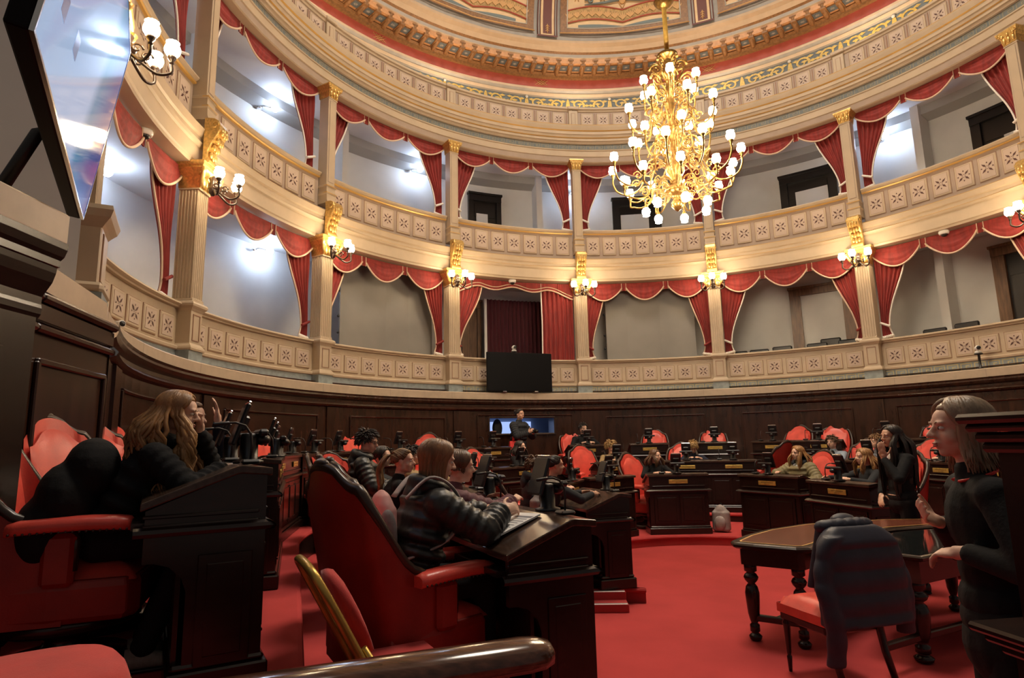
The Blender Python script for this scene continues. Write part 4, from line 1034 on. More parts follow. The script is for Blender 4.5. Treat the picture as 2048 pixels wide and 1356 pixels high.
# ---------------------------------------------------------------- chairs
def make_armchair():
    t = thing('armchair', '-', 'armchair', (0, 0, 0), 0)
    # plan curve of the shell, u in [-1,1] from left arm to right arm (local +Y forward)
    def plan(u, z):
        s = 1 if u >= 0 else -1; a = abs(u)
        if a < .45: x = a/.45*.24; y = -.30-.045*cos(a/.45*pi/2)
        elif a < .65: q = (a-.45)/.20*pi/2; x = .24+.085*sin(q); y = -.30+.085*(1-cos(q))
        else: q = (a-.65)/.35; x = .325; y = -.215+.275*q
        lean = max(0, z-.42)*.20*max(0, 1-max(0, a-.55)/.45)
        flare = 1+.06*max(0, z-.5)*(1 if a < .7 else 0)
        return s*x*flare, y-lean
    def top(u):
        a = abs(u)
        if a < .22: return 1.235-.030*(a/.22)**2+.004
        if a < .46: return 1.205-.075*sin((a-.22)/.24*pi/2)
        if a < .78:
            q = (a-.46)/.32; return 1.13-.40*(q*q*(3-2*q))**.85
        return .73-.07*min(1, (a-.78)/.12)
    n = 48; us = [-1+2*i/n for i in range(n+1)]; nv = 10
    def shell(inset, z0, m):
        rows = []
        for j in range(nv+1):
            row = []
            for u in us:
                z = z0+(top(u)-z0)*j/nv; x, y = plan(u, z)
                L = hypot(x, y+.05) or 1; row.append((x-inset*x/L*(1 if abs(x) > .2 else .4), y-inset*(y+.05)/L if abs(u) < .75 else y, z))
            rows.append(row)
        return rows
    outer, inner = shell(0, .27, 0), shell(.065, .40, 0)
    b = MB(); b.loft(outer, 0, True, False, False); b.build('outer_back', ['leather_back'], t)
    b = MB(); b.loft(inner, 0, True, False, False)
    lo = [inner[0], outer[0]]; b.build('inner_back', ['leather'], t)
    b = MB()   # padded back cushion
    def cush(i, j):
        u = -.47+.94*i; z = .47+(top(u)-.07-.47)*j; x, y = plan(u, z); bul = .05*sin(pi*i)**.6*sin(pi*j)**.6
        return (x*.86, y+.075+bul, z)
    b.grid(cush, 20, 14); b.build('back_cushion', ['leather'], t)
    b = MB(); pts = []
    for u in us:
        z = top(u); x, y = plan(u, z); pts.append((x*.97, y*.985+.01, z+.005))
    b.tube(pts, [.022+.007*max(0, 1-abs(abs(u)-.45)*6)+.006*max(0, 1-abs(u)*5) for u in us], 10)
    for sx in (-1, 1): b.tube([pts[0 if sx < 0 else -1], (sx*.325, .09, .62), (sx*.325, .085, .50)], [.022, .022, .02], 8)
    b.ell((pts[n//2][0], pts[n//2][1], 1.255), (.07, .025, .028)); b.build('carved_frame', ['wood_frame'], t)
    b = MB()
    def seat(i, j):
        x = -.30+.60*i; y = -.27+.60*j; e = min(i, 1-i, j*.8+.12, 1-j)*2; return (x*(1-.0*j), y, .44+.085*min(1, e*2.2)**.5+.02*sin(pi*i)*sin(pi*j))
    b.grid(seat, 18, 18); b.build('seat_cushion', ['leather'], t)
    b = MB(); ring_ = [(-.315, -.28), (.315, -.28), (.335, .0), (.315, .30), (.25, .345), (-.25, .345), (-.315, .30), (-.335, .0)]
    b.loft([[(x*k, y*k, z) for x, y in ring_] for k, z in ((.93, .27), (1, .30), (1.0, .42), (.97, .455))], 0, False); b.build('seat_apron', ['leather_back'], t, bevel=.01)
    for sx in (-1, 1):
        b = MB(); x = sx*.345
        prof = [(.05, .022), (.062, .030), (.064, .05), (.058, .07), (.03, .082), (-.03, .082), (-.058, .07), (-.064, .05), (-.062, .03), (-.05, .022)]
        ys = [-.16, -.12, .0, .14, .25, .30, .315]
        b.loft([[(x+px*k, y, .645+pz*(k*.6+.4)+.012*sin((y+.16)*6)) for px, pz in prof] for y, k in zip(ys, (.8, 1, 1, 1, 1, .9, .6))], 0, True); arm = b.build('arm_pad', ['leather'], t)
        b = MB()
        for q in range(18):
            y = -.14+.44*q/17; b.ell((x+sx*.062, y, .676), (.004, .006, .006), None, 6, 4)
        b.build('nailheads', ['wood_frame'], arm)
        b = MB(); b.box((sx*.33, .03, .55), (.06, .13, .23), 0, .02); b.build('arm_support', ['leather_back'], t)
    b = MB(); b.lathe([(.30, .0), (.30, .05), (.27, .07), (.11, .10), (.09, .14), (.10, .18), (.28, .21), (.31, .23), (.31, .26), (.30, .275)], 28); b.build('swivel_base', ['wood_dark'], t)
    return t
parm = None
def armchair(x, y, z, bearing, label, group=None):
    global parm
    if parm is None: parm = make_armchair(); o = parm; o.location = (x, y, z); o.rotation_euler = (0, 0, azr(bearing)); o['label'] = label; return o
    return dup(parm, (x, y, z), azr(bearing), label, group)
def seat_at(row, s, back=.98, turn=0, side=0.):
    x, y, a = path_pt(row, s); r = radians(a)
    return x-sin(r)*back+cos(r)*side, y-cos(r)*back-sin(r)*side, TIER[row], a+turn
def arc_s(row, th):
    S0, S1, r = PATHS[row]; L = hypot(S1[0]-S0[0], S1[1]-S0[1])
    return L+r*radians(th-degrees(atan2(S1[0], S1[1])))
# ---- third row (against the wood wall), near left to far right
desk(3, 0, 1.76, 'near end double desk of the left limb, beside the leaning girl with long wavy hair', ('on the near left desk, first of the dark cluster', 'on the near left desk, second of the dark cluster'), pos=(-4.14, -4.66), bearing=60)
desk(3, 2.80, 1.76, 'double desk behind the near left desk on the left limb', ('third of the dark cluster on the left', 'fourth of the dark cluster on the left'))
desk(3, 4.72, 1.76, 'double desk farther along the left limb, third from the near end', ('fifth of the dark cluster on the left', 'sixth of the dark cluster on the left'))
desk(3, arc_s(3, -81.5), 1.70, 'back row double desk curving behind the two red chairs at left', ('back row, left of the chair behind the boy in glasses', 'back row, in front of the red chair at the far left'))
desk(3, arc_s(3, -63.5), 1.70, 'back row double desk behind the boy with glasses', ('back row, above the boy with glasses', 'back row, in front of the pink-lit chair'))
desk(3, arc_s(3, -38.5), 1.70, 'back row double desk below the booth window', ('back row, left of the woman holding a camera', 'back row, below the booth window'))
desk(3, arc_s(3, -10.5), .86, 'back row single desk of the bearded man', 'in front of the bearded man')
desk(3, arc_s(3, 3.9), .86, 'back row single desk right of the bearded man', 'back row, on the single desk right of the bearded man')
desk(3, arc_s(3, 18.6), .86, 'back row single desk behind the child with bowed blond head', 'back row, behind the child with bowed blond head')
desk(3, arc_s(3, 35.5), 1.72, 'back row double desk behind the boy in denim', ('back row, left one behind the boy in denim', 'back row, right one behind the boy in denim'))
desk(3, arc_s(3, 57.5), 1.72, 'back row double desk behind the standing young woman', ('back row, left of the standing young woman', 'back row, right of the standing young woman'))
desk(3, arc_s(3, 79.5), 1.72, 'back row double desk at far right behind the grey-blonde woman', ('back row, far right hidden by the grey-blonde woman', 'back row, farthest right'))
# ---- middle row
desk(2, 0, 1.76, 'near double desk where the girl in the black puffer writes', ('in front of the girl in the black puffer', 'in front of the child in burgundy'), pos=(-2.531, -4.188), bearing=65)
desk(2, 2.95, 1.76, 'middle row double desk next along from the girl in the black puffer', ('middle row, beyond the child in burgundy', 'middle row, second beyond the child in burgundy'))
desk(2, arc_s(2, -88), 1.72, 'middle row double desk on the left bend', ('middle row, left bend', 'middle row, left bend, farther one'))
desk(2, arc_s(2, -50), 1.72, 'middle row double desk in front of the smiling girl with long dark hair', ('middle row, left of the smiling girl', 'in front of the smiling girl with long dark hair'))
desk(2, arc_s(2, -10.4), .86, 'middle row single desk of the fair-haired boy in tan', 'in front of the fair-haired boy in tan')
desk(2, arc_s(2, 17.2), 1.66, 'middle row double desk with the child of bowed blond head', ('in front of the child with bowed blond head', 'middle row, left of the girl in the olive coat'))
desk(2, arc_s(2, 53.0), 1.66, 'middle row double desk of the boy in denim', ('beside the boy in denim', 'right of the boy in denim'))
desk(2, arc_s(2, 86), 1.66, 'middle row double desk at right where a paper lies', ('middle row, right of the standing young woman', 'middle row, behind the grey-blonde woman'))
# ---- front row
desk(1, .51, .98, 'front row single desk at the step beside the central floor, left side', 'front row, on the desk above the metal-edged steps', plate=False)
desk(1, arc_s(1, -72), 1.0, 'front row desk on the left bend', 'front row, left bend')
desk(1, arc_s(1, -36), 1.0, 'front row desk seen behind the desk above the steps', 'front row, behind the girl with dark pinned-up hair')
desk(1, arc_s(1, 1.0), .98, 'front row desk of the girl in black, with a grey backpack beside it', 'in front of the girl in black at the front row')
desk(1, arc_s(1, 46), 1.06, 'front row desk of the girl in the olive coat', 'in front of the girl in the olive coat', pos=(1.13, 1.03), bearing=240)
desk(1, arc_s(1, 86), 1.06, 'front row desk behind the standing young woman', 'right of the girl in the olive coat', pos=(1.30, -.64), bearing=257)
# ---- armchairs
def ch3(th, label, back=1.02, turn=0): x, y, z, a = seat_at(3, arc_s(3, th), back, turn); armchair(x, y, z, a, label)
def ch2(th, label, back=.98, turn=0, side=0): x, y, z, a = seat_at(2, arc_s(2, th), back, turn, side); armchair(x, y, z, a, label)
armchair(-4.75, -5.19, TIER[3], 70, 'red armchair at the near left, its arm and seat in front')
armchair(-5.10, -4.42, TIER[3], 96, 'red armchair with tall back behind the leaning girl with wavy hair')
armchair(-5.44, -3.52, TIER[3], 98, 'red armchair of the person shading the face, left limb')
armchair(-5.72, -2.62, TIER[3], 74, 'red armchair, fourth along the left limb')
armchair(-5.95, -1.68, TIER[3], 78, 'red armchair behind the cluster of tablet terminals, left one')
armchair(-6.08, -.72, TIER[3], 82, 'red armchair behind the cluster of tablet terminals, right one')
ch3(-77, 'red armchair against the wood wall left of the boy with glasses')
ch3(-58, 'pink-lit red armchair against the wood wall above the ponytail girl')
ch3(-45, 'red armchair turned sideways against the wood wall left of the booth window', 1.02, 55)
ch3(-10.5, 'red armchair of the bearded man, mostly hidden')
ch3(6.0, 'red armchair against the wall right of the bearded man', 1.0, 12)
ch3(18.2, 'red armchair against the wall behind the child with bowed blond head')
ch3(33.0, 'red armchair against the wall, left one behind the boy in denim', 1.0, 18)
ch3(40.5, 'red armchair against the wall, right one behind the boy in denim', 1.02, -6)
ch3(56.5, 'red armchair against the wall right of the standing young woman')
ch3(64.0, 'red armchair against the wall just left of the grey-blonde woman')
armchair(-3.19, -4.87, TIER[2], 46, 'big red armchair in the middle foreground, seen from its side with dark carved rim')
armchair(-3.27, -4.33, TIER[2], 58, 'red armchair of the child in burgundy, next to the big foreground armchair')
armchair(-3.74, -2.98, TIER[2], 62, 'red armchair of the girl with the ponytail')
armchair(-4.26, -1.70, TIER[2], 78, 'red armchair beyond the girl with the ponytail')
armchair(-5.0, .20, TIER[2], 150, 'red armchair turned away at left, left one of a pair')
armchair(-4.62, 1.05, TIER[2], 130, 'red armchair with bright back at left, right one of a pair')
ch2(-103.5, 'red armchair on the left bend of the person with short black hair')
ch2(-43.5, 'red armchair left of the smiling girl with long dark hair')
ch2(-13.5, 'red armchair of the fair-haired boy in tan', 1.0, -8)
ch2(10.5, 'red armchair of the child with bowed blond head', 1.0, 4)
ch2(31, 'red armchair turned away, left of the girl in the olive coat', .9, 120)
ch2(51, 'red armchair right of the boy in denim', 1.0, 0, -.02)
ch2(64, 'red armchair of the boy behind the standing young woman')
armchair(-2.44, -1.67, TIER[1], 72, 'red armchair of the person with dark pinned-up hair')
armchair(-2.64, -.66, TIER[1], 86, 'red armchair of the boy in the dark hooded jacket')
armchair(-2.98, .42, TIER[1], 60, 'red armchair with dark outer back behind the near tablet terminals')
x, y, z, a = seat_at(1, arc_s(1, -6), .90, -30); armchair(x, y, z, a, 'red armchair of the girl in black at the front row')
armchair(1.98, 1.52, TIER[1], 240, 'red armchair of the girl in the olive coat')
armchair(2.22, -.10, TIER[1], 262, 'red armchair of the blond girl behind the standing young woman')
# ================================================================== PEOPLE
DG = bpy.context.evaluated_depsgraph_get
def remesh(mb, voxel, name, mt, parent, smooth=2, factor=.5):
    o = bpy.data.objects.new('tmp', mb.mesh('tmp', [])); COL.objects.link(o)
    r = o.modifiers.new('r', 'REMESH'); r.mode = 'VOXEL'; r.voxel_size = voxel; r.use_smooth_shade = True
    if smooth: s = o.modifiers.new('s', 'SMOOTH'); s.factor = factor; s.iterations = smooth
    dg = DG(); me = bpy.data.meshes.new_from_object(o.evaluated_get(dg)); me.name = name
    old = o.data; bpy.data.objects.remove(o); bpy.data.meshes.remove(old)
    me.materials.clear(); me.materials.append(M[mt])
    me.polygons.foreach_set('use_smooth', [True]*len(me.polygons)); me.polygons.foreach_set('material_index', [0]*len(me.polygons))
    p = bpy.data.objects.new(name, me); COL.objects.link(p); p.parent = parent
    return p
def ik(S, T, a, b, pole):
    d = T-S; L = d.length; m = (a+b)*.995
    if L > m: T = S+d*(m/L); d = T-S; L = m
    t = d/L; x = (a*a-b*b+L*L)/(2*L); h = sqrt(max(1e-6, a*a-x*x))
    p = V(pole); p = p-t*p.dot(t)
    p = p.normalized() if p.length > 1e-5 else t.orthogonal().normalized()
    return S+t*x+p*h, T
def hand(mb, W, hd, hn, side, sc, curl, spread=.12):
    hd = hd.normalized(); hn = (hn-hd*hn.dot(hd)).normalized(); sv = hd.cross(hn)*(1 if side > 0 else -1)   # towards the thumb
    R3 = Matrix((sv, hd, -hn)).transposed()
    mb.ell(W+hd*.046*sc, (.039*sc, .052*sc, .016*sc), R3, 12, 7)
    mb.cap(W-hd*.03*sc, W+hd*.02*sc, .026*sc, .028*sc, 10)
    for i, (o, L) in enumerate(((.029, .072), (.010, .080), (-.010, .074), (-.028, .058))):
        p = W+hd*.088*sc+sv*o*sc; d = (hd+sv*o*spread*8).normalized(); L *= sc; r = .0092*sc
        c = curl*(1+.12*i)
        for k, f in enumerate((.45, .32, .23)):
            d = (d*cos(c*(.8 if k == 0 else 1))+hn*sin(c*(.8 if k == 0 else 1))).normalized(); q = p+d*L*f
            mb.cap(p, q, r, r*.92, 8); p = q; r *= .92
    p = W+hd*.022*sc+sv*.026*sc; d = (sv*.75+hd*.6+hn*.25).normalized()
    for f, r in ((.042, .0125), (.032, .0105), (.022, .009)):
        q = p+d*f*sc; mb.cap(p, q, r*sc, r*sc*.9, 8); p = q; d = (d*.8+hd*.45-sv*.12*curl+hn*.25*curl).normalized()
HAIRLINE = lambda a: 58 if a < 38 else (58+(a-38)/32*42 if a < 70 else (100+(a-70)/60*24 if a < 130 else 124))
def hair_mesh(Hm, hs, style, length, count, wave, rr, mat_, parent, vox=None):
    c0 = V((0, -.012, .030)); rad = V((.078, .098, .089))
    def pt(az, th, k=1.):
        a, t = radians(az), radians(th)
        return Hm @ ((c0+V((sin(t)*sin(a)*rad.x, sin(t)*cos(a)*rad.y, cos(t)*rad.z))*k)*hs)
    b = MB(); na = 40
    rings = []
    for j in range(11):
        ring = []
        for i in range(na):
            az = -180+360*i/na; th = HAIRLINE(abs(az))*(j+.15)/10.15
            ring.append(pt(az, th, 1.045 if j < 9 else (1.03 if j == 9 else .985)))
        rings.append(ring)
    b.loft(rings, 0, True, True, True)
    g = V((0, 0, -1)); R_ = rr.uniform
    if style in ('long', 'bob'):
        for n in range(count):
            az0 = -180+360*(n+R_(-.3, .3))/count; s = 1 if az0 >= 0 else -1
            am = max(abs(az0), R_(66, 84)); th0 = R_(3, 30); the = R_(88, 102)
            pts = []; ns = 9
            for k in range(ns):
                t = k/(ns-1); az = az0+(s*am-az0)*(t**.8 if abs(az0) < am else 0); th = th0+(the-th0)*t
                pts.append(pt(az, th, 1.06+(.10 if style == 'bob' else .06)*sin(pi*min(1, t*.75))+R_(-.008, .008)))
            d = (pts[-1]-pts[-2]).normalized(); p = pts[-1]; L = length*R_(.82, 1.05); m = max(6, int(L/.04)); ph = R_(0, 6.3); out = Hm.to_3x3() @ V((sin(radians(s*am)), cos(radians(s*am)), 0)); out.z = 0
            tang = V((-out.y, out.x, 0))
            for k in range(m):
                d = (d*.55+g*.45).normalized(); q = (k+1)/m
                p = p+d*(L/m)
                w = wave*sin(q*L*32+ph)*min(1, q*2.5); w2 = wave*cos(q*L*32+ph*1.3)*min(1, q*2.5)
                
                aw = abs(am); clear = min(1, q*L/.12); clear = clear*clear*(3-2*clear)
                push = (out*.085 if aw > 118 else (Hm.to_3x3() @ V((s*.25, 1, 0))*.075 if aw < 96 else out*.055))*clear*(1 if length > .15 and style == 'long' else .0)
                pts.append(p+tang*w+out*(w2*.7+.012*sin(pi*q)*(1 if style == 'long' else -1.2))+push)
            r0 = .0125*hs; N = len(pts)
            b.tube(pts, [r0*(.7+.5*sin(pi*min(1, i/N*1.15)))*(1 if i < N-3 else (N-i)/4) for i in range(N)], 5, 0, True, .7)
    elif style == 'short':
        for n in range(int(count*1.9)):
            az = R_(-180, 180); hl = HAIRLINE(abs(az)); th = hl*sqrt(R_(.01, .98)); p = pt(az, th, 1.02)
            nrm = (p-Hm @ (c0*hs)).normalized(); fwd = Hm.to_3x3() @ V((R_(-.5, .5), .9 if abs(az) < 100 else -.1, -.35 if th > 45 else .1))
            d = (nrm*.55+fwd*.6).normalized(); L = length*R_(.6, 1.1)
            b.tube([p, p+d*L*.5, p+(d+g*.35).normalized()*L], [.0085*hs, .0078*hs, .002*hs], 5)
    elif style in ('ponytail', 'bun'):
        tie = pt(180, 72, 1.16)
        for n in range(count):
            az = -180+360*n/count; th = HAIRLINE(abs(az))*R_(.86, .98); p0 = pt(az, th, 1.02); s = 1 if az >= 0 else -1
            pts = [p0]
            for k in range(1, 7):
                t = k/7; a2 = az+(s*180-az)*t; t2 = th+(72-th)*t-28*sin(pi*t)*(1 if abs(az) < 90 else .3)
                pts.append(pt(a2, t2, 1.055+.02*sin(pi*t)))
            pts.append(tie); b.tube(pts, .0095*hs, 5, 0, True, .7)
        if style == 'bun': b.ell(tie-(Hm @ (c0*hs)-tie).normalized()*.012, (.045, .045, .045))
        else:
            back = (tie-Hm @ (c0*hs)).normalized()
            for n in range(16):
                p = tie; d = (back+V((R_(-.4, .4), R_(-.4, .4), .2))).normalized(); pts = [p]; ph = R_(0, 6)
                for k in range(10):
                    d = (d*.6+g*.4).normalized(); p = p+d*length/10; pts.append(p+V((cos(ph), sin(ph), 0))*wave*sin(k*.9+ph))
                b.tube(pts, [.010+.006*sin(pi*i/10) if i < 9 else .005 for i in range(11)], 5)
    return b.build('hair', [mat_], parent)
NP = 0
def person(label, x, y, z, bearing, h=1.55, sit=.53, lean=10, yaw=0, pitch=0, roll=0, hr=None, hl=None, pr=(1, -.3, -.6), pl=(-1, -.3, -.6), hair='long', hmat='hair_brown', hlen=.30, hcount=70, wave=.006, top='black_cloth', puff=0., bottom='black_cloth', shoes='shoe_black', skin='skin', vox=.0085, curl=.35, curl_l=None, palm_r=None, palm_l=None, dir_r=None, dir_l=None, hood=None, shift=0., feet=None, twist=0, extra=None, beard=None, cuff=.90, bend=None, long_top=False):
    """body in local axes: +Y forward, +X the person's right"""
    global NP
    NP += 1; rr = random.Random(100+NP)
    t = thing('person', label, 'person', (x, y, z), azr(bearing))
    hs = max(.205, .130*h)/.222; ln = radians(lean); Sd = V((0, sin(ln), cos(ln))); Bk = V((0, -cos(ln), sin(ln)))
    P0 = V((0, shift, sit+.085)) if sit else V((0, shift, .525*h)); RX = Matrix.Rotation(-ln, 3, 'X'); 
    tw = Matrix.Rotation(radians(twist), 3, 'Z'); rt = RX @ (tw @ V((1, 0, 0)))
    N = P0+Sd*.300*h; ch = P0+Sd*.205*h; wa = P0+Sd*.10*h
    Hc = N+(Sd*.6+V((0, .22, .8))).normalized()*(.060*h+.085*hs)
    Hr = (tw.to_4x4() @ Matrix.Rotation(radians(-yaw), 4, 'Z') @ Matrix.Rotation(radians(-pitch), 4, 'X') @ Matrix.Rotation(radians(roll), 4, 'Y'))
    Hm = Matrix.Translation(Hc) @ Hr
    sh = {1: N-Sd*.035*h+rt*.112*h, -1: N-Sd*.035*h-rt*.112*h}
    tg = {1: V(hr) if hr else V((.17*h, shift+.05, P0.z-.02*h)), -1: V(hl) if hl else V((-.17*h, shift+.05, P0.z-.02*h))}
    arm = {}
    for s, pole in ((1, pr), (-1, pl)):
        E, W = ik(sh[s], tg[s], .172*h, .150*h, pole); arm[s] = (sh[s], E, W)
    hip = {s: P0+V((s*.055*h, 0, -.01*h)) for s in (1, -1)}; knee, ank = {}, {}
    for s in (1, -1):
        if sit: knee[s] = V((s*.075*h, shift+.24*h, sit+.065)); ank[s] = V((s*.07*h, shift+.24*h+.02, .085)) if feet is None else V((s*.06*h, feet, .085))
        else: knee[s] = V((s*.06*h, shift+.02, .285*h)); ank[s] = V((s*.062*h, shift-.02, .055*h))
    # ---- continuous body
    b = MB()
    b.ell(P0+Sd*.01*h, (.098*h, .068*h, .07*h), RX); b.ell(wa, (.078*h, .056*h, .085*h), RX); b.ell(ch, (.096*h, .064*h, .10*h), RX @ tw)
    b.cap(N-Sd*.02*h, Hc+Hr.to_3x3() @ V((0, -.018, -.055))*hs, .037*h*.9, .034*h*.9)
    for s in (1, -1):
        S_, E, W = arm[s]
        b.cap(N-Sd*.025*h, S_, .035*h, .036*h); b.cap(S_, E, .033*h, .025*h); b.cap(E, W, .025*h, .0165*h)
        hd = V((dir_r, dir_l)[s < 0]) if (dir_r, dir_l)[s < 0] else (W-E).normalized()
        pn = (palm_r, palm_l)[s < 0]
        hand(b, W+hd.normalized()*.012, hd, V(pn) if pn else V((-s*.5, 0, -.8)), s, h/1.68, curl if s > 0 or curl_l is None else curl_l)
        b.cap(hip[s], knee[s], .052*h, .034*h); b.cap(knee[s], ank[s], .033*h, .021*h)
        b.cap(ank[s]+V((0, -.02, -.03)), ank[s]+V((0, .12*h*.8, -.05)), .030, .026)
    def HP(p): return Hm @ (V(p)*hs)
    HR = Hr.to_3x3()
    def he(c, r): b.ell(HP(c), tuple(q*hs for q in r), HR, 16, 11)
    he((0, -.012, .03), (.074, .094, .085)); he((0, .026, -.035), (.058, .060, .074)); he((0, .060, -.089), (.023, .022, .019)); he((0, .035, .03), (.062, .055, .06))
    for s in (1, -1): he((s*.034, .050, -.030), (.028, .028, .032)); he((s*.028, .080, .024), (.026, .013, .009)); he((s*(.068 if hair in ('long', 'bob') else .077), -.008, -.006), (.010, .020, .031)); he((s*.045, .0, -.055), (.022, .04, .035))
    b.cap(HP((0, .086, .012)), HP((0, .108, -.022)), .0085*hs, .0135*hs, 8)
    for s in (1, -1): he((s*.011, .098, -.026), (.009, .011, .008))
    he((0, .087, -.052), (.022, .010, .006)); he((0, .085, -.066), (.019, .010, .007))
    remesh(b, vox, 'body', skin, t, 2, .45)
    # face details
    for s in (1, -1):
        e = MB(); e.ell(HP((s*.030, .0755, .004)), tuple(q*hs for q in (.0145, .0115, .0082)), HR, 12, 9, 0); e.ell(HP((s*.030, .0835, .004)), tuple(q*hs for q in (.0066, .0045, .0066)), HR, 10, 7, 1); e.build('eye', ['eye_white', 'iris'], t)
        e = MB(); e.tube([HP((s*.014, .0895, .022)), HP((s*.030, .0905, .028)), HP((s*.047, .078, .023))], [.0035*hs, .0042*hs, .002*hs], 6); e.build('eyebrow', [hmat if hmat not in ('hair_blond', 'hair_golden') else 'hair_lightbrown'], t)
    e = MB(); e.ell(HP((0, .0925, -.0545)), tuple(q*hs for q in (.019, .0062, .0042)), HR, 12, 7); e.ell(HP((0, .0915, -.0635)), tuple(q*hs for q in (.017, .0062, .005)), HR, 12, 7); e.build('lips', ['lips'], t)
    # ---- hair
    hair_mesh(Hm, hs, hair, hlen, hcount, wave, rr, hmat, t)
    if beard:
        e = MB()
        for k in range(90):
            a = rr.uniform(-80, 80); u = rr.uniform(-.095, -.045) if abs(a) < 35 else rr.uniform(-.085, -.01)
            p = HP((.066*sin(radians(a)), .03+.062*cos(radians(a))*(1 if u > -.08 else .8), u))
            e.tube([p, p+Hr.to_3x3() @ V((sin(radians(a))*.004, .004, -.016))], [.006, .003], 5)
        e.build('beard', [hmat], t)
    # ---- clothes
    k = .013+puff; b = MB()
    b.ell(P0+Sd*.035*h, (.098*h+k, .070*h+k, .06*h+k), RX); b.ell(wa, (.084*h+k, .060*h+k, .085*h), RX); b.ell(ch, (.098*h+k, .066*h+k, .10*h+k*.4), RX @ tw)
    b.cap(N-Sd*.03*h, N+Sd*.012*h, .045*h+k*.5, .038*h+k*.3)
    if long_top: b.ell(P0-Sd*.06*h, (.105*h+k, .078*h+k, .10*h), RX)
    if puff:
        n = 6
        for i in range(n):
            q = i/(n-1); c = P0+Sd*(.0+.26*q)*h; w_ = (.102+.012*sin(pi*q))*h
            b.ell(c, (w_+k*1.05, .068*h+k*1.12, .036*h), RX)
    for s in (1, -1):
        S_, E, W = arm[s]; We = E+(W-E)*cuff
        b.cap(N-Sd*.03*h, S_, .038*h+k*.6, .038*h+k*.7); b.cap(S_, E, .036*h+k*.8, .029*h+k*.75); b.cap(E, We, .029*h+k*.75, .021*h+k*.55)
        if puff:
            for (A, B_, r0, r1, n) in ((S_, E, .039*h, .034*h, 5), (E, We, .034*h, .027*h, 5)):
                ax_ = (B_-A).normalized(); Q = ax_.to_track_quat('Z', 'Y').to_matrix()
                for i in range(n):
                    q = (i+.5)/n; r = r0+(r1-r0)*q+k*.8; b.ell(A+(B_-A)*q, (r, r, (B_-A).length/n*.56), Q)
    remesh(b, max(.011, vox*1.25), 'jacket' if puff else 'top', top, t, 1 if puff else 3)
    if hood:
        e = MB()
        for i in range(13):
            a = radians(-130+260*i/12); c = N+Sd*.012*h+V((sin(a)*.085, -cos(a)*.082-.01, .012+.02*cos(a)))
            e.ell(c, (.045, .045, .042+.02*max(0, cos(a))))
        e.ell(N+V((0, -.105, -.03)), (.10, .05, .085))
        remesh(e, .013, 'hood', hood, t, 4)
    b = MB(); k = .014
    b.ell(P0-Sd*.005*h, (.102*h+k, .073*h+k, .07*h), RX)
    for s in (1, -1):
        b.cap(hip[s], knee[s], .055*h+k, .038*h+k); b.cap(knee[s], ank[s]+V((0, 0, .03)), .037*h+k, .027*h+k*1.2)
    remesh(b, max(.013, vox*1.5), 'trousers', bottom, t, 3)
    for s in (1, -1):
        a = ank[s]; b = MB(); z0 = .012 if sit or True else 0
        prof = [(-.075, .028, .095), (-.04, .04, .10), (.03, .043, .085), (.09, .047, .062), (.15, .042, .05), (.175, .025, .038)]
        b.loft([[(a.x+w_*cos(q), a.y+yy, z0+hh/2+hh/2*sin(q)) for q in [2*pi*i/12 for i in range(12)]] for yy, w_, hh in prof], 0)
        b.loft([[(a.x+w_*1.06*cos(q), a.y+yy, z0-.010+.011*(1+sin(q))) for q in [2*pi*i/12 for i in range(12)]] for yy, w_, hh in prof], 1)
        b.build('shoe', [shoes, 'shoe_black' if shoes != 'shoe_black' else 'charcoal_cloth'], t)
    if extra: extra(t, dict(N=N, Hc=Hc, HP=HP, P0=P0, Sd=Sd, arm=arm, h=h, rt=rt, ch=ch))
    return t
def neck_scarf(mt, w=.02, drop=.14):
    def f(t, d):
        b = MB(); N = d['N']; pts = []
        for i in range(15):
            a = radians(-165+330*i/14); pts.append(N+V((sin(a)*.068, -cos(a)*.062+.008, .02-.025*(1-cos(a))*.9)))
        b.tube(pts, w, 8); b.tube([pts[0], pts[0]+V((.01, .02, -drop*.5)), pts[0]+V((.015, .035, -drop))], [w, w, w*.7], 8)
        b.build('scarf', [mt], t)
    return f
def lanyard(mt):
    def f(t, d):
        b = MB(); N = d['N']
        b.tube([N+V((sin(radians(a))*.075, -cos(radians(a))*.066+.004, .022-.02*(1-cos(radians(a))))) for a in range(-150, 151, 20)], .012, 6, 0, True, .5)
        b.build('lanyard', [mt], t)
    return f
def glasses(t, d):
    b = MB(); HP = d['HP']
    for s in (1, -1):
        b.tube([HP((s*.031+.021*cos(q), .096, .003+.017*sin(q))) for q in [i*pi/8 for i in range(17)]], .0022, 5)
        b.tube([HP((s*.052, .094, .006)), HP((s*.076, .05, .008)), HP((s*.08, -.005, .006))], .002, 5)
    b.tube([HP((-.01, .098, .006)), HP((.01, .098, .006))], .002, 5); b.build('glasses', ['black_plastic'], t)
def white_inner(mt):
    def f(t, d):
        b = MB(); N = d['N']; Sd = d['Sd']; b.cap(N-Sd*.02, N+Sd*.03, .062, .052); b.ell(N-Sd*.08+V((0, .062, 0)), (.05, .045, .10)); remesh(b, .012, 'collar', mt, t, 2)
    return f
LT3, LT2, LT1 = TIER[3], TIER[2], TIER[1]
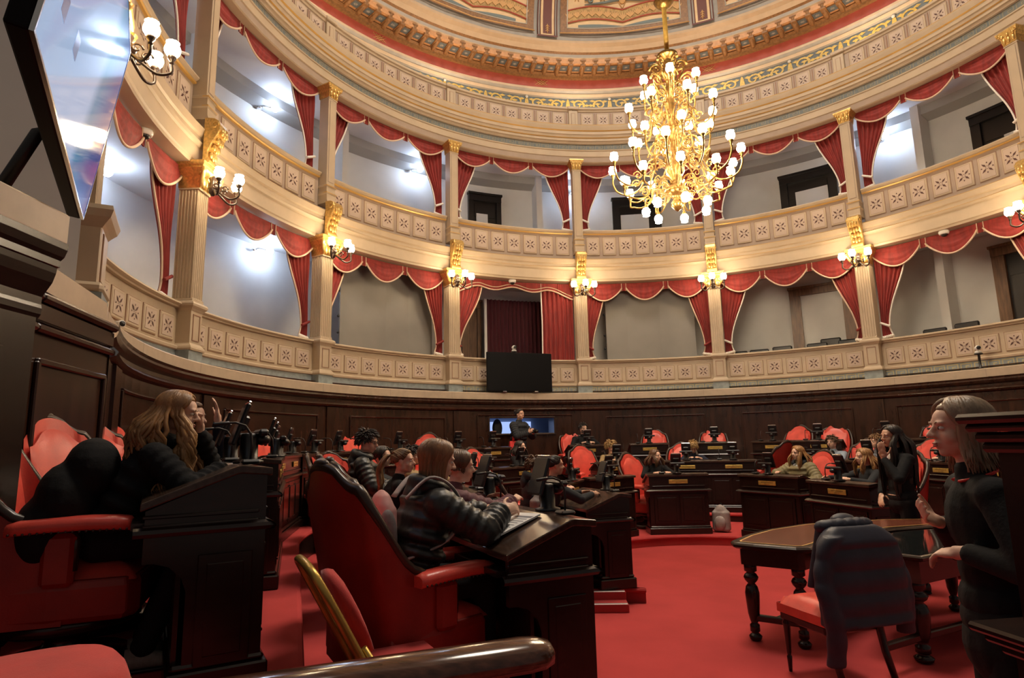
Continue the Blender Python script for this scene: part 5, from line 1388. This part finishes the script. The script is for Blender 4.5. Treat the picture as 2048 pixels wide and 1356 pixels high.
# near left girl leaning on her fist
person('person with long wavy hair leaning on a fist at the near left desk', -4.66, -5.29, LT3, 62, h=1.60, sit=.53, lean=27, yaw=12, pitch=8, hr=(.17, .60, .925), hl=(-.05, .485, 1.11), pr=(.8, -.1, -.6), pl=(-.5, .6, -1), hmat='hair_golden', hlen=.46, hcount=170, wave=.026, top='black_cloth', puff=.004, bottom='black_cloth', shoes='grey_shoe', vox=.0065, curl=.25, curl_l=1.15, palm_l=(.2, -.6, 0), dir_l=(.15, -.05, 1), palm_r=(0, 0, -1), dir_r=(.1, 1, -.05), shift=.10, hood='black_cloth', feet=.30)
person('person in navy sweater shading the face with one hand at the left desk', -5.02, -4.38, LT3, 66, h=1.60, sit=.53, lean=22, yaw=20, pitch=4, hr=(.16, .62, .93), hl=(-.02, .50, 1.20), pr=(.8, -.2, -.6), pl=(-.4, .5, -1), hmat='hair_brown', hair='bun', hlen=.1, hcount=60, top='navy_cloth', bottom='black_cloth', curl=.3, curl_l=.22, palm_l=(.1, -1, 0), dir_l=(.05, -.1, 1), palm_r=(0, 0, -1), shift=.10)
# foreground girl writing
person('person in black puffer jacket with brown bob hair writing at the foreground desk', -3.25, -4.93, LT2, 61, h=1.60, sit=.53, lean=15, yaw=8, pitch=12, hr=(.13, .60, .965), hl=(-.10, .60, .955), pr=(.9, -.5, -.7), pl=(-.9, -.3, -.7), hair='bob', hmat='hair_auburn', hlen=.20, hcount=170, wave=.002, top='black_puffer', puff=.030, bottom='black_cloth', vox=.006, curl=.55, curl_l=.35, palm_r=(-.75, .1, -.5), dir_r=(-.15, 1, .12), palm_l=(.5, .2, -.7), dir_l=(.45, .9, .05), hood='black_puffer', shift=.10)
person('person in burgundy jacket leaning on the desk beside the girl in the black puffer', -3.25, -4.25, LT2, 62, h=1.50, sit=.53, lean=24, yaw=14, pitch=4, hr=(.10, .68, .95), hl=(-.16, .60, .95), hmat='hair_brown', hair='bob', hlen=.05, hcount=70, wave=.002, top='burgundy_cloth', puff=.016, shift=.10)
person('person with light brown ponytail and dark top in the middle row at left', -3.76, -2.98, LT2, 70, h=1.46, sit=.53, lean=14, yaw=22, hmat='hair_lightbrown', hair='ponytail', hlen=.34, hcount=70, wave=.012, top='black_cloth', hr=(.14, .6, .93), hl=(-.14, .6, .93), shift=.08)
person('person with dark brown hair half hidden beyond the ponytail girl', -4.20, -1.70, LT2, 78, h=1.48, sit=.53, lean=8, yaw=25, hmat='hair_dark', hair='bob', hlen=.04, hcount=60, top='charcoal_cloth', hr=(.14, .6, .93), hl=(-.14, .6, .93), shift=.12)
person('person with short black hair beyond the bob-haired girl, left bend', -3.95, -1.02, LT2, 84, h=1.47, sit=.53, lean=6, yaw=10, hmat='hair_dark', hair='short', hlen=.04, hcount=110, top='tan_cloth', hr=(.14, .6, .93), hl=(-.14, .6, .93), shift=.1)
person('person standing in black puffer jacket and glasses, black tousled hair, at left', -4.08, -2.28, LT2, 80, h=1.47, sit=0, lean=6, yaw=18, pitch=10, hmat='hair_dark', hair='short', hlen=.050, hcount=170, top='black_puffer', puff=.030, hr=(.13, .30, .92), hl=(-.13, .32, .92), hood='black_puffer', extra=glasses, skin='skin')
# front row, left
person('person with dark pinned-up hair in profile at the desk above the steps', -2.38, -1.66, LT1, 72, h=1.54, sit=.53, lean=10, yaw=4, hmat='hair_dark', hair='bun', hlen=.1, hcount=70, top='charcoal_cloth', skin='skin_tan', hr=(.14, .6, .93), hl=(-.14, .6, .93), shift=.12)
person('person with short brown hair and dark hooded jacket left of the dark pinned-up hair', -2.58, -.66, LT1, 86, h=1.46, sit=.53, lean=12, yaw=4, hmat='hair_brown', hair='short', hlen=.045, hcount=130, top='charcoal_cloth', hood='charcoal_cloth', hr=(.14, .6, .93), hl=(-.14, .6, .93), shift=.12)
# middle row, far side
x, y, z, a = seat_at(2, arc_s(2, -37.9), .75)
person('person smiling, long dark hair, black sweater, in the middle row below the booth window', x, y, z, a-20, h=1.58, sit=.53, lean=4, yaw=-10, hmat='hair_dark', hair='long', hlen=.30, hcount=70, wave=.006, top='black_cloth', skin='skin', hr=(.14, .45, .95), hl=(-.14, .45, .95), shift=.1)
x, y, z, a = seat_at(2, arc_s(2, -9.0), .86)
person('person with short fair hair in a tan jacket looking aside, middle row', x, y, z, a, h=1.47, sit=.53, lean=6, yaw=-58, hmat='hair_blond', hair='short', hlen=.06, hcount=150, top='tan_cloth', hr=(.14, .5, .95), hl=(-.14, .5, .95), shift=.1, extra=white_inner('black_cloth'))
x, y, z, a = seat_at(2, arc_s(2, 13.0), .86)
person('person with blond head bowed low behind a terminal, middle row', x, y, z, a, h=1.45, sit=.53, lean=24, pitch=38, hmat='hair_blond', hair='short', hlen=.06, hcount=150, top='navy_cloth', hr=(.14, .55, .95), hl=(-.14, .55, .95), shift=.1)
x, y, z, a = seat_at(2, arc_s(2, 47.3), .86)
person('person with brown fringe in a light denim jacket facing the camera', x, y, z, a, h=1.48, sit=.53, lean=5, yaw=12, hmat='hair_brown', hair='short', hlen=.055, hcount=160, top='denim', hr=(.10, .52, .95), hl=(-.08, .54, .95), shift=.1, extra=white_inner('black_cloth'))
x, y, z, a = seat_at(2, arc_s(2, 57.6), .86)
person('person in checked shirt half hidden behind the standing young woman', x, y, z, a, h=1.48, sit=.53, lean=8, yaw=20, hmat='hair_lightbrown', hair='short', hlen=.05, hcount=120, top='checked_cloth', hr=(.2, .5, .95), hl=(-.10, .52, .95), shift=.12)
x, y, z, a = seat_at(2, arc_s(2, 74.5), .86)
person('person in dark jacket mostly hidden behind the grey-blonde woman, arm on a paper', x, y, z, a, h=1.48, sit=.53, lean=10, hmat='hair_brown', hair='short', hlen=.05, hcount=80, top='charcoal_cloth', hr=(.40, .38, .95), hl=(-.10, .52, .95), shift=.12)
# front row, far side
x, y, z, a = seat_at(1, arc_s(1, -3.5), .84)
person('person with long brown hair in black at the front row desk with the grey backpack', x, y, z, a, h=1.44, sit=.53, lean=6, yaw=-42, hmat='hair_brown', hair='long', hlen=.20, hcount=60, wave=.004, top='black_cloth', hr=(.14, .45, .93), hl=(-.14, .45, .93), shift=.05)
person('person with long golden hair and grey scarf in an olive puffer coat', 1.92, 1.50, LT1, 238, h=1.50, sit=.53, lean=4, yaw=14, hmat='hair_golden', hair='long', hlen=.27, hcount=90, wave=.008, top='olive_puffer', puff=.034, bottom='charcoal_cloth', hr=(.16, .46, .94), hl=(-.22, .36, .80), shift=.06, hood='charcoal_cloth', extra=neck_scarf('grey_scarf', .034, .10))
person('person in black with wavy blond hair seated behind the standing young woman', 2.15, -.08, LT1, 262, h=1.44, sit=.53, lean=8, yaw=10, hmat='hair_golden', hair='long', hlen=.25, hcount=60, wave=.012, top='charcoal_cloth', hr=(.22, .55, .94), hl=(-.15, .5, .93), shift=.08)
# back of the hall
x, y, z, a = seat_at(3, arc_s(3, -9.6), .86)
person('person with dark beard in a black jacket at the back row single desk', x, y, z, a, h=1.70, sit=.53, lean=8, yaw=-14, pitch=6, hmat='hair_dark', hair='short', hlen=.045, hcount=120, top='black_cloth', hr=(.14, .5, .97), hl=(-.14, .5, .97), beard=True, skin='skin', shift=.05)
x, y, _ = pol(6.22, -23.6)
person('person standing in a grey puffer jacket holding a small camera by the booth window', x, y, LT3, 128, h=1.76, sit=0, lean=3, yaw=6, hmat='hair_dark', hair='bun', hlen=.1, hcount=70, top='charcoal_cloth', puff=.030, hr=(.09, .34, 1.22), hl=(-.06, .34, 1.20), curl=.9, palm_r=(-1, .1, 0), palm_l=(1, .1, 0), dir_r=(-.1, .8, .5), dir_l=(.1, .8, .5), skin='skin_tan')
# standing young woman
def bare_waist(t, d):
    b = MB(); b.ell(d['P0']+V((0, .0, .085)), (.172, .135, .026)); b.build('waistband', ['skin'], t)
    neck_scarf('pink_cloth', .012, .05)(t, d)
    white_inner('white_cloth')(t, d)
person('person standing in black, very long dark straight hair, one hand raised beside the face', 1.60, -1.47, 0, 272, h=1.73, sit=0, lean=2, yaw=-8, pitch=2, hmat='hair_dark', hair='long', hlen=.66, hcount=90, wave=.003, top='black_cloth', hr=(.20, .12, .98), hl=(-.17, .25, 1.38), pr=(1, -.4, -.5), pl=(-.8, -.2, -1), palm_l=(.5, -.3, 0), dir_l=(-.1, .15, 1), curl_l=.12, curl=.3, skin='skin_tan', vox=.0075, extra=bare_waist)
# grey-blonde woman at the right
person('person standing in black with grey-blonde bob, hands held in front, at the right', -.83, -5.97, .12, 292, h=1.645, sit=0, lean=3, yaw=-10, pitch=0, hmat='hair_ash', hair='bob', hlen=.175, hcount=170, wave=.006, top='black_cloth', hr=(.12, .13, 1.17), hl=(-.14, .12, 1.10), pr=(1, -.5, -.6), pl=(-1, -.5, -.6), palm_r=(-.6, 0, .5), palm_l=(.3, 0, -.8), curl=.5, curl_l=.6, dir_r=(-.6, .7, .35), dir_l=(.6, .6, -.1), vox=.0065, extra=lanyard('bag_red'), long_top=True)
# ================================================================== LOOSE THINGS
def turned(b, x, y, z0, z1, s=1., m=0):
    pr = [(.028, 0), (.040, .02), (.046, .06), (.028, .09), (.022, .10), (.034, .12), (.034, .20), (.022, .22), (.03, .26), (.040, .34), (.046, .48), (.050, .60), (.040, .68), (.024, .72), (.044, .76), (.052, .80), (.040, .84), (.026, .86), (.044, .88), (.044, 1.)]
    b.lathe([(r*s, z0+(z1-z0)*q) for r, q in pr], 14, (x, y, 0), m)
# ---- stenographers' table
t = thing('table', 'dark curved table with wine leather inlay on turned legs, centre right', 'table', (0, 0, 0))
out = [(-.78, -2.98), (-.76, -2.86), (-.55, -2.58), (-.23, -2.26), (.25, -1.95), (.70, -1.80), (1.20, -1.72), (1.75, -1.76), (2.15, -1.90)]
inn = [(2.25, -2.42), (1.75, -2.30), (1.40, -2.27), (.93, -2.40), (.45, -2.63), (.10, -2.90), (-.12, -3.16), (-.28, -3.30), (-.40, -3.30), (-.66, -3.10)]
poly = (out+inn)[::-1]
def inset(P, d):
    n = len(P); o = []
    for i in range(n):
        a, c = V((*P[i-1], 0)), V((*P[(i+1) % n], 0)); tt = (c-a).normalized(); o.append((P[i][0]-tt.y*d, P[i][1]+tt.x*d))
    return o
def edge_top(b, P, z, th, m=0):
    b.loft([[(*p, zz) for p in inset(P, d)] for d, zz in ((.03, z-th), (.0, z-th*.7), (.0, z-th*.35), (.015, z-th*.1), (.03, z))], m, False)
b = MB(); edge_top(b, poly, .78, .05); b.build('tabletop', ['wood_dark'], t)
b = MB(); P = inset(poly, .075); b.add([(*p, .7815) for p in P], [list(range(len(P)))]); b.build('leather_inlay', ['leather_top'], t)
b = MB(); P = inset(poly, .075); Q = inset(poly, .092)
n = len(P); b.add([(*p, .7822) for p in P]+[(*p, .7822) for p in Q], [(i, (i+1) % n, n+(i+1) % n, n+i) for i in range(n)]); b.build('gilt_line', ['gold_line'], t)
b = MB(); P = inset(poly, .07); b.loft([[(*p, z) for p in P] for z in (.60, .615, .73)], 0, False); b.build('apron', ['wood_dark'], t)
for x, y in ((-.64, -2.94), (-.34, -3.16), (.30, -2.10), (1.2, -1.86), (2.05, -2.05), (1.5, -2.22), (.62, -2.46)):
    b = MB(); turned(b, x, y, 0, .62, 1.15); b.build('leg', ['wood_dark'], t)
b = MB(); b.box((-.49, -3.05, .18), (.40, .05, .05), 0, .008, Matrix.Rotation(atan2(-.22, .30), 3, 'Z')); b.build('stretcher', ['wood_dark'], t)
for (p, q) in (((-.49, -3.05), (.46, -2.28)), ((.46, -2.28), (1.35, -2.04))):
    b = MB(); c = V((p[0]+q[0], p[1]+q[1], .36))/2; L = hypot(q[0]-p[0], q[1]-p[1]); b.box(c, (L, .05, .05), 0, .008, Matrix.Rotation(atan2(q[1]-p[1], q[0]-p[0]), 3, 'Z')); b.build('stretcher', ['wood_dark'], t)
# ---- dark glossy inner table
t = thing('side_table', 'dark glass-topped table inside the curve of the leather table, at right', 'table', (0, 0, 0))
poly2 = [(.05, -3.28), (.34, -3.68), (.95, -3.36), (1.95, -2.85), (1.95, -2.46), (1.42, -2.32), (.95, -2.45), (.48, -2.69)]
b = MB(); edge_top(b, poly2, .765, .045); b.build('tabletop', ['wood_dark'], t)
P = inset(poly2, .05); b = MB(); b.add([(*p, .7665) for p in P], [list(range(len(P)))]); b.build('glass_inlay', ['glass_top'], t)
b = MB(); P = inset(poly2, .06); b.loft([[(*p, z) for p in P] for z in (.56, .72)], 0, False); b.build('apron', ['wood_dark'], t)
for x, y in ((.36, -3.52), (1.0, -3.20), (1.82, -2.72)):
    b = MB(); turned(b, x, y, 0, .58, 1.5); b.build('leg', ['wood_dark'], t)
for (p, q) in (((.36, -3.52), (1.0, -3.20)), ((1.0, -3.2), (1.82, -2.72)), ((.36, -3.52), (-.05, -3.75))):
    b = MB(); c = V((p[0]+q[0], p[1]+q[1], .36))/2; L = hypot(q[0]-p[0], q[1]-p[1]); b.box(c, (L, .05, .05), 0, .008, Matrix.Rotation(atan2(q[1]-p[1], q[0]-p[0]), 3, 'Z')); b.build('stretcher', ['wood_dark'], t)
# ---- chair with the coat
cx, cy, cb = -.415, -3.77, 345
t = thing('side_chair', 'red-seated wooden chair with a navy coat over its back, near the table', 'chair', (cx, cy, 0), azr(cb))
b = MB(); b.grid(lambda i, j: (-.235+.47*i, -.22+.46*j, .45+.07*min(1, 5*min(i, 1-i, j, 1-j))**.5+.01), 14, 14); b.loft([[(x*k, y*k, z) for x, y in ((-.235, -.22), (.235, -.22), (.24, .24), (-.24, .24))] for k, z in ((1, .40), (1, .46))], 0, False); b.build('seat', ['leather'], t)
b = MB(); b.box((0, .01, .375), (.46, .44, .055), 0, .01); b.build('seat_frame', ['wood_dark'], t)
for sx in (-1, 1):
    b = MB(); b.lathe([(.012, 0), (.018, .10), (.012, .11), (.016, .13), (.024, .30), (.03, .33), (.022, .345), (.028, .36), (.028, .39)], 12, (sx*.20, .20, 0)); b.build('leg', ['wood_dark'], t)
    b = MB(); b.tube([(sx*.20, -.33, 0), (sx*.20, -.25, .22), (sx*.20, -.21, .42), (sx*.20, -.23, .70), (sx*.19, -.28, .98)], [.02, .024, .026, .024, .02], 8); b.build('leg', ['wood_dark'], t)
b = MB(); b.box((0, -.265, .93), (.38, .03, .10), 0, .012); b.box((0, -.235, .66), (.38, .03, .06), 0, .01); b.build('backrest', ['wood_dark'], t)
# coat
t = thing('coat', 'navy quilted coat hanging over the back of the red-seated chair', 'coat', (cx, cy, 0), azr(cb))
def sup(c, w_, d_, n=28, e=.55):
    o = []
    for k in range(n):
        q = 2*pi*k/n; cx_, sx_ = cos(q), sin(q); o.append((c[0]+w_*(abs(cx_)**e)*(1 if cx_ >= 0 else -1), c[1]+d_*(abs(sx_)**e)*(1 if sx_ >= 0 else -1), c[2]))
    return o
b = MB(); rings = []
for k in range(33):
    q = k/32; z = 1.045-.60*q; quil = .80+.20*abs(sin(q*pi*4.5))**.6
    w_ = (.17+.12*min(1, q*5)**.6+.04*q)*(.97+.03*quil); d_ = (.055+.045*min(1, q*6))*quil; rings.append(sup((.01*sin(q*5), -.30-.055*q, z), w_, d_))
b.loft(rings, 0); b.loft([sup((0, -.20+.02*k, 1.03-.10*k), .20+.012*k, .045) for k in range(5)], 0)
for sx, zl, fy in ((-1, .22, -.03), (1, .36, .0)):
    rings = []
    for k in range(29):
        q = k/28; z = .99-(.99-zl)*q; quil = .86+.14*abs(sin(q*pi*5.5))**.6
        x_ = sx*(.20+.10*min(1, q*2.5)**.8+.01*sin(q*6)); rings.append([(x_+.082*quil*(1-.25*q)*cos(a), -.31-.04*q+fy+.062*quil*(1-.15*q)*sin(a)+.02*sin(q*7), z) for a in [2*pi*m/16 for m in range(16)]])
    b.loft(rings, 0)
remesh(b, .011, 'shell', 'navy_puffer', t, 2)
b = MB()
for i in range(9): a = radians(-100+200*i/8); b.ell((.17*sin(a), -.22-.05*cos(a), 1.035+.015*cos(a)), (.055, .05, .045))
b.ell((.05, -.16, 1.06), (.10, .06, .05)); remesh(b, .013, 'hood', 'navy_puffer', t, 3)
# ---- gold folding chairs
def folding(label, loc, rz, folded):
    t = thing('folding_chair', label, 'chair', loc, rz)
    if not folded:
        b = MB(); o = [(-.21, -.20), (.21, -.20), (.225, .0), (.20, .17), (.12, .22), (-.12, .22), (-.20, .17), (-.225, .0)]
        b.loft([[(x*k, y*k, z) for x, y in o] for k, z in ((.97, .445), (1., .46), (1., .49), (.93, .515), (.75, .525), (.3, .53))], 0, True); b.build('seat_cushion', ['cushion'], t, subsurf=1)
        b = MB(); b.loft([[(x*k, y*k, z) for x, y in o] for k, z in ((1.04, .415), (1.06, .42), (1.06, .445), (1.04, .45))], 0, False); b.build('seat_frame', ['brass_frame'], t)
        for sx in (-1, 1):
            b = MB(); b.tube([(sx*.225, -.34, .80), (sx*.225, .30, .0)], .014, 8, 0, True, 1.); b.build('leg', ['brass_frame'], t)
            b = MB(); b.tube([(sx*.205, .02, .43), (sx*.205, -.34, 0)], .013, 8); b.build('leg', ['brass_frame'], t)
        b = MB(); b.loft([[(x, y0+dy, z) for x, z in ((-.19, .62), (.19, .62), (.21, .78), (.15, .88), (-.15, .88), (-.21, .78))] for y0, dy in ((-.30, 0), (-.30, .05), (-.29, .06))], 0, True); b.build('back_cushion', ['cushion'], t, subsurf=1)
        b = MB(); b.tube([(-.225, -.34, .80), (-.20, -.38, .90), (0, -.39, .94), (.20, -.38, .90), (.225, -.34, .80)], .014, 8); b.build('back_rail', ['brass_frame'], t)
    return t
folding('gold-framed folding chair with red cushion, open at the near left corner', (-3.74, -6.80, LT3), azr(50), False)
# second chair seen from behind, leaning back
t = thing('folding_chair', 'gold-framed folding chair with red back cushion behind the big foreground armchair', 'chair', (-3.17, -5.50, LT2), azr(62))
b = MB(); fr = [(-.20, .06, .05), (-.21, -.06, .35), (-.215, -.19, .60), (-.20, -.30, .80), (-.12, -.34, .87), (.12, -.34, .87), (.20, -.30, .80), (.215, -.19, .60), (.21, -.06, .35), (.20, .06, .05)]
b.tube(cr(fr, 4), .018, 8, 0, True, .7); b.build('back_frame', ['brass_frame'], t)
b = MB(); b.loft([[(x, y0-.05+.48*(.85-z)+dy, z) for x, z in ((-.17, .47), (.17, .47), (.19, .70), (.13, .84), (-.13, .84), (-.19, .70))] for y0, dy in ((-.245, 0), (-.225, .035), (-.21, .05))], 0, True); b.build('back_cushion', ['cushion'], t, subsurf=1)
b = MB(); b.box((0, .10, .40), (.38, .34, .06), 0, .02); b.build('seat_cushion', ['cushion'], t)
for sx in (-1, 1):
    b = MB(); b.tube([(sx*.185, -.13, .55), (sx*.185, .22, 0)], .015, 8); b.build('leg', ['brass_frame'], t)
    b = MB(); b.tube([(sx*.20, .0, .06), (sx*.20, -.02, 0)], .018, 8); b.build('leg', ['brass_frame'], t)
b = MB(); b.tube([(-.2, .05, .22), (.2, .05, .22)], .011, 8); b.build('stretcher', ['brass_frame'], t)
# ---- polished handrail in the foreground
t = thing('handrail', 'polished brown wooden handrail across the bottom foreground', 'railing', (0, 0, 0))
A, B_ = V((-2.545, -6.32, 1.005)), V((-4.10, -6.90, 1.005)); d = (B_-A).normalized(); nn = V((-d.y, d.x, 0)); 
b = MB(); prof = [(-.075, -.03), (-.082, .0), (-.07, .025), (-.035, .042), (0, .047), (.035, .042), (.07, .025), (.082, .0), (.075, -.03)]
secs = [(-.07, .25), (-.055, .7), (-.02, .92), (.03, 1.), ((B_-A).length, 1.)]
b.loft([[A+d*q+nn*w*k+V((0, 0, zz*k+(.0))) for w, zz in prof] for q, k in secs], 0, True); b.build('rail_cap', ['wood_rail'], t)
b = MB(); L = (B_-A).length; b.box(A+d*(L/2+.05)+V((0, 0, -.52)), (L-.06, .07, .98), 0, .01, Matrix.Rotation(atan2(d.y, d.x), 3, 'Z')); b.build('panel', ['wood_dark'], t)
# ---- tall dark lectern / dais end at the right
t = thing('dais_pedestal', 'tall dark carved wooden pedestal of the dais at the right edge', 'pedestal', (-.76, -6.60, .12), radians(8)+pi)
b = MB()
for o, z, h_ in ((.045, 1.56, .030), (.03, 1.533, .025), (.015, 1.505, .03), (.005, 1.475, .03)): b.box((0, 0, z), (.80+2*o, .40+2*o, h_), 0, .010)
b.build('top_moulding', ['wood_dark'], t)
b = MB(); b.box((0, 0, 1.22), (.76, .36, .50), 0, .01); b.box((0, .185, 1.22), (.50, .02, .36), 0, .01); b.box((0, .0, .50), (.80, .40, .92), 0, .01); b.box((0, 0, .03), (.94, .54, .06), 0, .02); b.build('body', ['wood_darkest'], t)
for sx in (-.36, .36):
    b = MB(); b.lathe([(.035, .98), (.035, 1.0), (.022, 1.02), (.03, 1.04), (.02, 1.06), (.024, 1.10), (.026, 1.25), (.022, 1.36), (.03, 1.38), (.02, 1.40), (.032, 1.43), (.035, 1.455)], 14, (sx, .205, 0)); b.build('colonnette', ['wood_darkest'], t)
b = MB()
for o, z, h_ in ((.07, .965, .025), (.045, .94, .025), (.02, .915, .03)): b.box((0, .02, z), (.82+2*o, .42+2*o, h_), 0, .008)
b.build('shelf_moulding', ['wood_dark'], t)
b = MB(); b.box((0, .21, .45), (.5, .02, .62), 0, .01); b.box((0, .03, .12), (.88, .50, .05), 0, .015); b.build('base_panel', ['wood_darkest'], t)
# ---- steps with metal nosings beside the front desk
t = thing('steps', 'two small red carpeted steps with metal nosings left of the central floor', 'steps', (-1.83, -2.03, 0), pi-.04)
for y0, z in ((0, .075), (-.19, .148)):
    b = MB(); b.box((0, (y0-.42)/2, z/2), (.64, .42+y0, z), 0, .006); s = b.build('step', ['carpet'], t)
    b = MB(); b.box((0, y0-.02, z+.002), (.62, .04, .010), 0, .003); b.build('nosing', ['strip_metal'], s)
# ---- backpack worn by the foreground girl
t = thing('backpack', 'pink and grey backpack on the back of the girl in the black puffer', 'backpack', (-3.155, -4.878, LT2), azr(61))
b = MB(); b.ell((0, -.16, .90), (.145, .075, .21)); b.box((0, -.15, .88), (.25, .10, .34), 0, .04); remesh(b, .012, 'body', 'bag_pink', t, 3)
b = MB(); b.ell((0, -.225, .84), (.11, .05, .13)); b.box((.0, -.215, .82), (.17, .05, .18), 0, .02); remesh(b, .011, 'front_pocket', 'bag_light', t, 2)
b = MB(); b.ell((.12, -.165, .86), (.045, .055, .16)); remesh(b, .011, 'side_pocket', 'bag_grey', t, 2)
for x in (.02, .115): b = MB(); b.tube([(x, -.25, .98), (x, -.285, .86), (x, -.255, .72)], .014, 6, 0, True, .5); b.build('webbing', ['black_cloth'], t)
for sx in (-1, 1):
    b = MB(); b.tube(cr([(sx*.10, -.06, 1.06), (sx*.135, .06, 1.165), (sx*.155, .18, 1.11), (sx*.16, .23, .98), (sx*.175, .14, .84), (sx*.15, -.08, .76)]), [.028]*26, 8, 0, True, .3); b.build('strap', ['bag_light'], t)
# ---- other bags
def bag(label, loc, rz, m, s=1., worn=False):
    t = thing('backpack', label, 'backpack', loc, rz)
    b = MB(); b.ell((0, 0, .24*s), (.13*s, .075*s, .20*s)); b.box((0, 0, .18*s), (.28*s, .15*s, .34*s), 0, .035*s); remesh(b, .013, 'body', m, t, 3)
    b = MB(); b.ell((0, .07*s, .15*s), (.10*s, .05*s, .12*s)); remesh(b, .012, 'front_pocket', m, t, 2)
    for sx in (-1, 1): b = MB(); b.tube([(sx*.07*s, -.06*s, .38*s), (sx*.08*s, -.13*s, .26*s), (sx*.09*s, -.09*s, .06*s)], .016, 6, 0, True, .5); b.build('strap', ['black_cloth'], t)
    b = MB(); b.tube([(-.03, -.03, .42*s), (0, -.03, .46*s), (.03, -.03, .42*s)], .008, 6); b.build('handle', ['black_cloth'], t)
    return t
bag('grey backpack on the red floor beside the front row desk of the girl in black', (.72, 1.95, LT1), azr(215), 'bag_light', .98)
bag('grey backpack on the back of the person with dark pinned-up hair', (-2.30, -1.12, LT1+.55), azr(150), 'bag_grey', .9)
t = thing('tote_bag', 'bright red tote bag hanging from the arm of the standing woman with a camera', 'bag', (*pol(5.96, -25.3)[:2], 1.33), face(-25.3))
b = MB(); b.loft([[(x*k, y*k2, z) for x, y in ((-.15, -.05), (.15, -.05), (.15, .05), (-.15, .05))] for k, k2, z in ((.85, .9, 0), (1, 1, .03), (1.02, .8, .22), (1, .4, .34))], 0, False); b.build('body', ['bag_red'], t)
for y in (-.03, .03): b = MB(); b.tube([(-.07, y, .33), (-.05, y, .46), (0, y, .50), (.05, y, .46), (.07, y, .33)], .012, 6); b.build('handle', ['bag_red'], t)
x, y, _ = pol(6.22, -23.6); b = MB(); a = radians(128); px, py = x+sin(a)*.45, y+cos(a)*.45
t = thing('camera', 'small black camera in the hands of the woman standing by the booth window', 'camera', (px, py, LT3+1.25), azr(128))
b.box((0, 0, 0), (.13, .06, .085), 0, .012); b.box((0, 0, .05), (.05, .05, .03), 0, .008); b.build('body', ['black_plastic'], t)
b = MB(); b.T = Matrix.Translation((0, .03, 0)) @ Matrix.Rotation(-pi/2, 4, 'X'); b.lathe([(.036, 0), (.036, .06), (.03, .065), (.005, .066)], 14); b.build('lens', ['glass_top'], t)
# black coat behind the near left girl
t = thing('coat', 'black coat bunched on the chair behind the leaning girl with wavy hair', 'coat', (-4.66, -5.29, LT3), azr(62))
b = MB(); b.ell((0, -.13, .66), (.25, .13, .18)); b.ell((.02, -.06, .80), (.22, .13, .18)); b.ell((.0, .03, .94), (.20, .12, .15)); b.ell((-.06, -.16, .72), (.12, .08, .12)); remesh(b, .014, 'cloth', 'black_cloth', t, 3)
# papers on the foreground desk
def on_desk(a, f, r, up, cxy, zb):    # point on a double desk's sloping top, f = metres back from its front edge
    fw = V((sin(radians(a)), cos(radians(a)), 0)); rt = V((cos(radians(a)), -sin(radians(a)), 0))
    zz = .945-.143*max(0, (f-.14))/.44
    return V((*cxy, zb))-fw*f+rt*r+V((0, 0, zz+up))
FG = (-2.531, -4.188)
def sheet(b, a, f, r, w_, l_, cxy, zb, up, rot=0, th=.002, m=0):
    vs = []
    for u, v in ((-1, -1), (1, -1), (1, 1), (-1, 1)):
        q = radians(rot); x, y = u*w_/2, v*l_/2; x, y = x*cos(q)-y*sin(q), x*sin(q)+y*cos(q); vs.append((f-y, r+x))
    P = [on_desk(a, ff, rr_, up, cxy, zb) for ff, rr_ in vs]+[on_desk(a, ff, rr_, up+th, cxy, zb) for ff, rr_ in vs]
    b.add(P, [(0, 3, 2, 1), (4, 5, 6, 7), (0, 1, 5, 4), (1, 2, 6, 5), (2, 3, 7, 6), (3, 0, 4, 7)], m)
t = thing('paper_pad', 'white printed sheets on a pad under the hands of the girl in the black puffer', 'paper', (0, 0, 0))
b = MB(); sheet(b, 65, .34, .50, .21, .297, FG, LT2, .004, 8, .010); b.build('sheets', ['paper'], t)
b = MB()
for k in range(7): sheet(b, 65, .24+.026*k, .50+.01*(k % 3), .12 if k else .16, .006 if k else .02, FG, LT2, .0145, 8, .0006)
b.build('print', ['ink'], t)
b = MB(); p = on_desk(65, .40, .25, .015, FG, LT2); q = on_desk(65, .30, .36, .02, FG, LT2); b.tube([p, q], .006, 8); o = b.build('pen', ['navy_cloth']); tag(o, 'blue pen on the desk left of the white sheets', 'pen')
b = MB(); sheet(b, 65, .30, -.25, .15, .21, FG, LT2, .004, -10, .004); o = b.build('paper', ['paper']); tag(o, 'white paper by the terminal of the child in burgundy', 'paper')
x, y, a = path_pt(2, arc_s(2, 77)); b = MB(); sheet(b, a, .30, .0, .21, .30, (x, y), LT2, .004, 20, .003); o = b.build('paper', ['paper']); tag(o, 'white paper on the desk left of the grey-blonde woman', 'paper')
# ================================================================== LIGHT
w = bpy.data.worlds.new('world'); SC.world = w; w.use_nodes = True
w.node_tree.nodes['Background'].inputs[0].default_value = (.60, .52, .45, 1); w.node_tree.nodes['Background'].inputs[1].default_value = .12
SC.view_settings.exposure = .78
# added point lights, unseen behind the parapet, to brighten the dome
for i in range(9):
    l = bpy.data.lights.new('dome_fill', 'POINT'); l.energy = 34; l.color = (1, .78, .55); l.shadow_soft_size = .15
    o = bpy.data.objects.new('dome_fill', l); COL.objects.link(o); o.location = pol(7.85, -112+27*i, 10.75)
l = bpy.data.lights.new('overhead_fill', 'AREA'); l.shape = 'DISK'; l.size = 4.0; l.energy = 700; l.color = (1, .86, .70)  # added disk light, unseen overhead, to lift the carpet and desk tops
o = bpy.data.objects.new('overhead_fill', l); COL.objects.link(o); o.location = (0, -.5, 16.6)
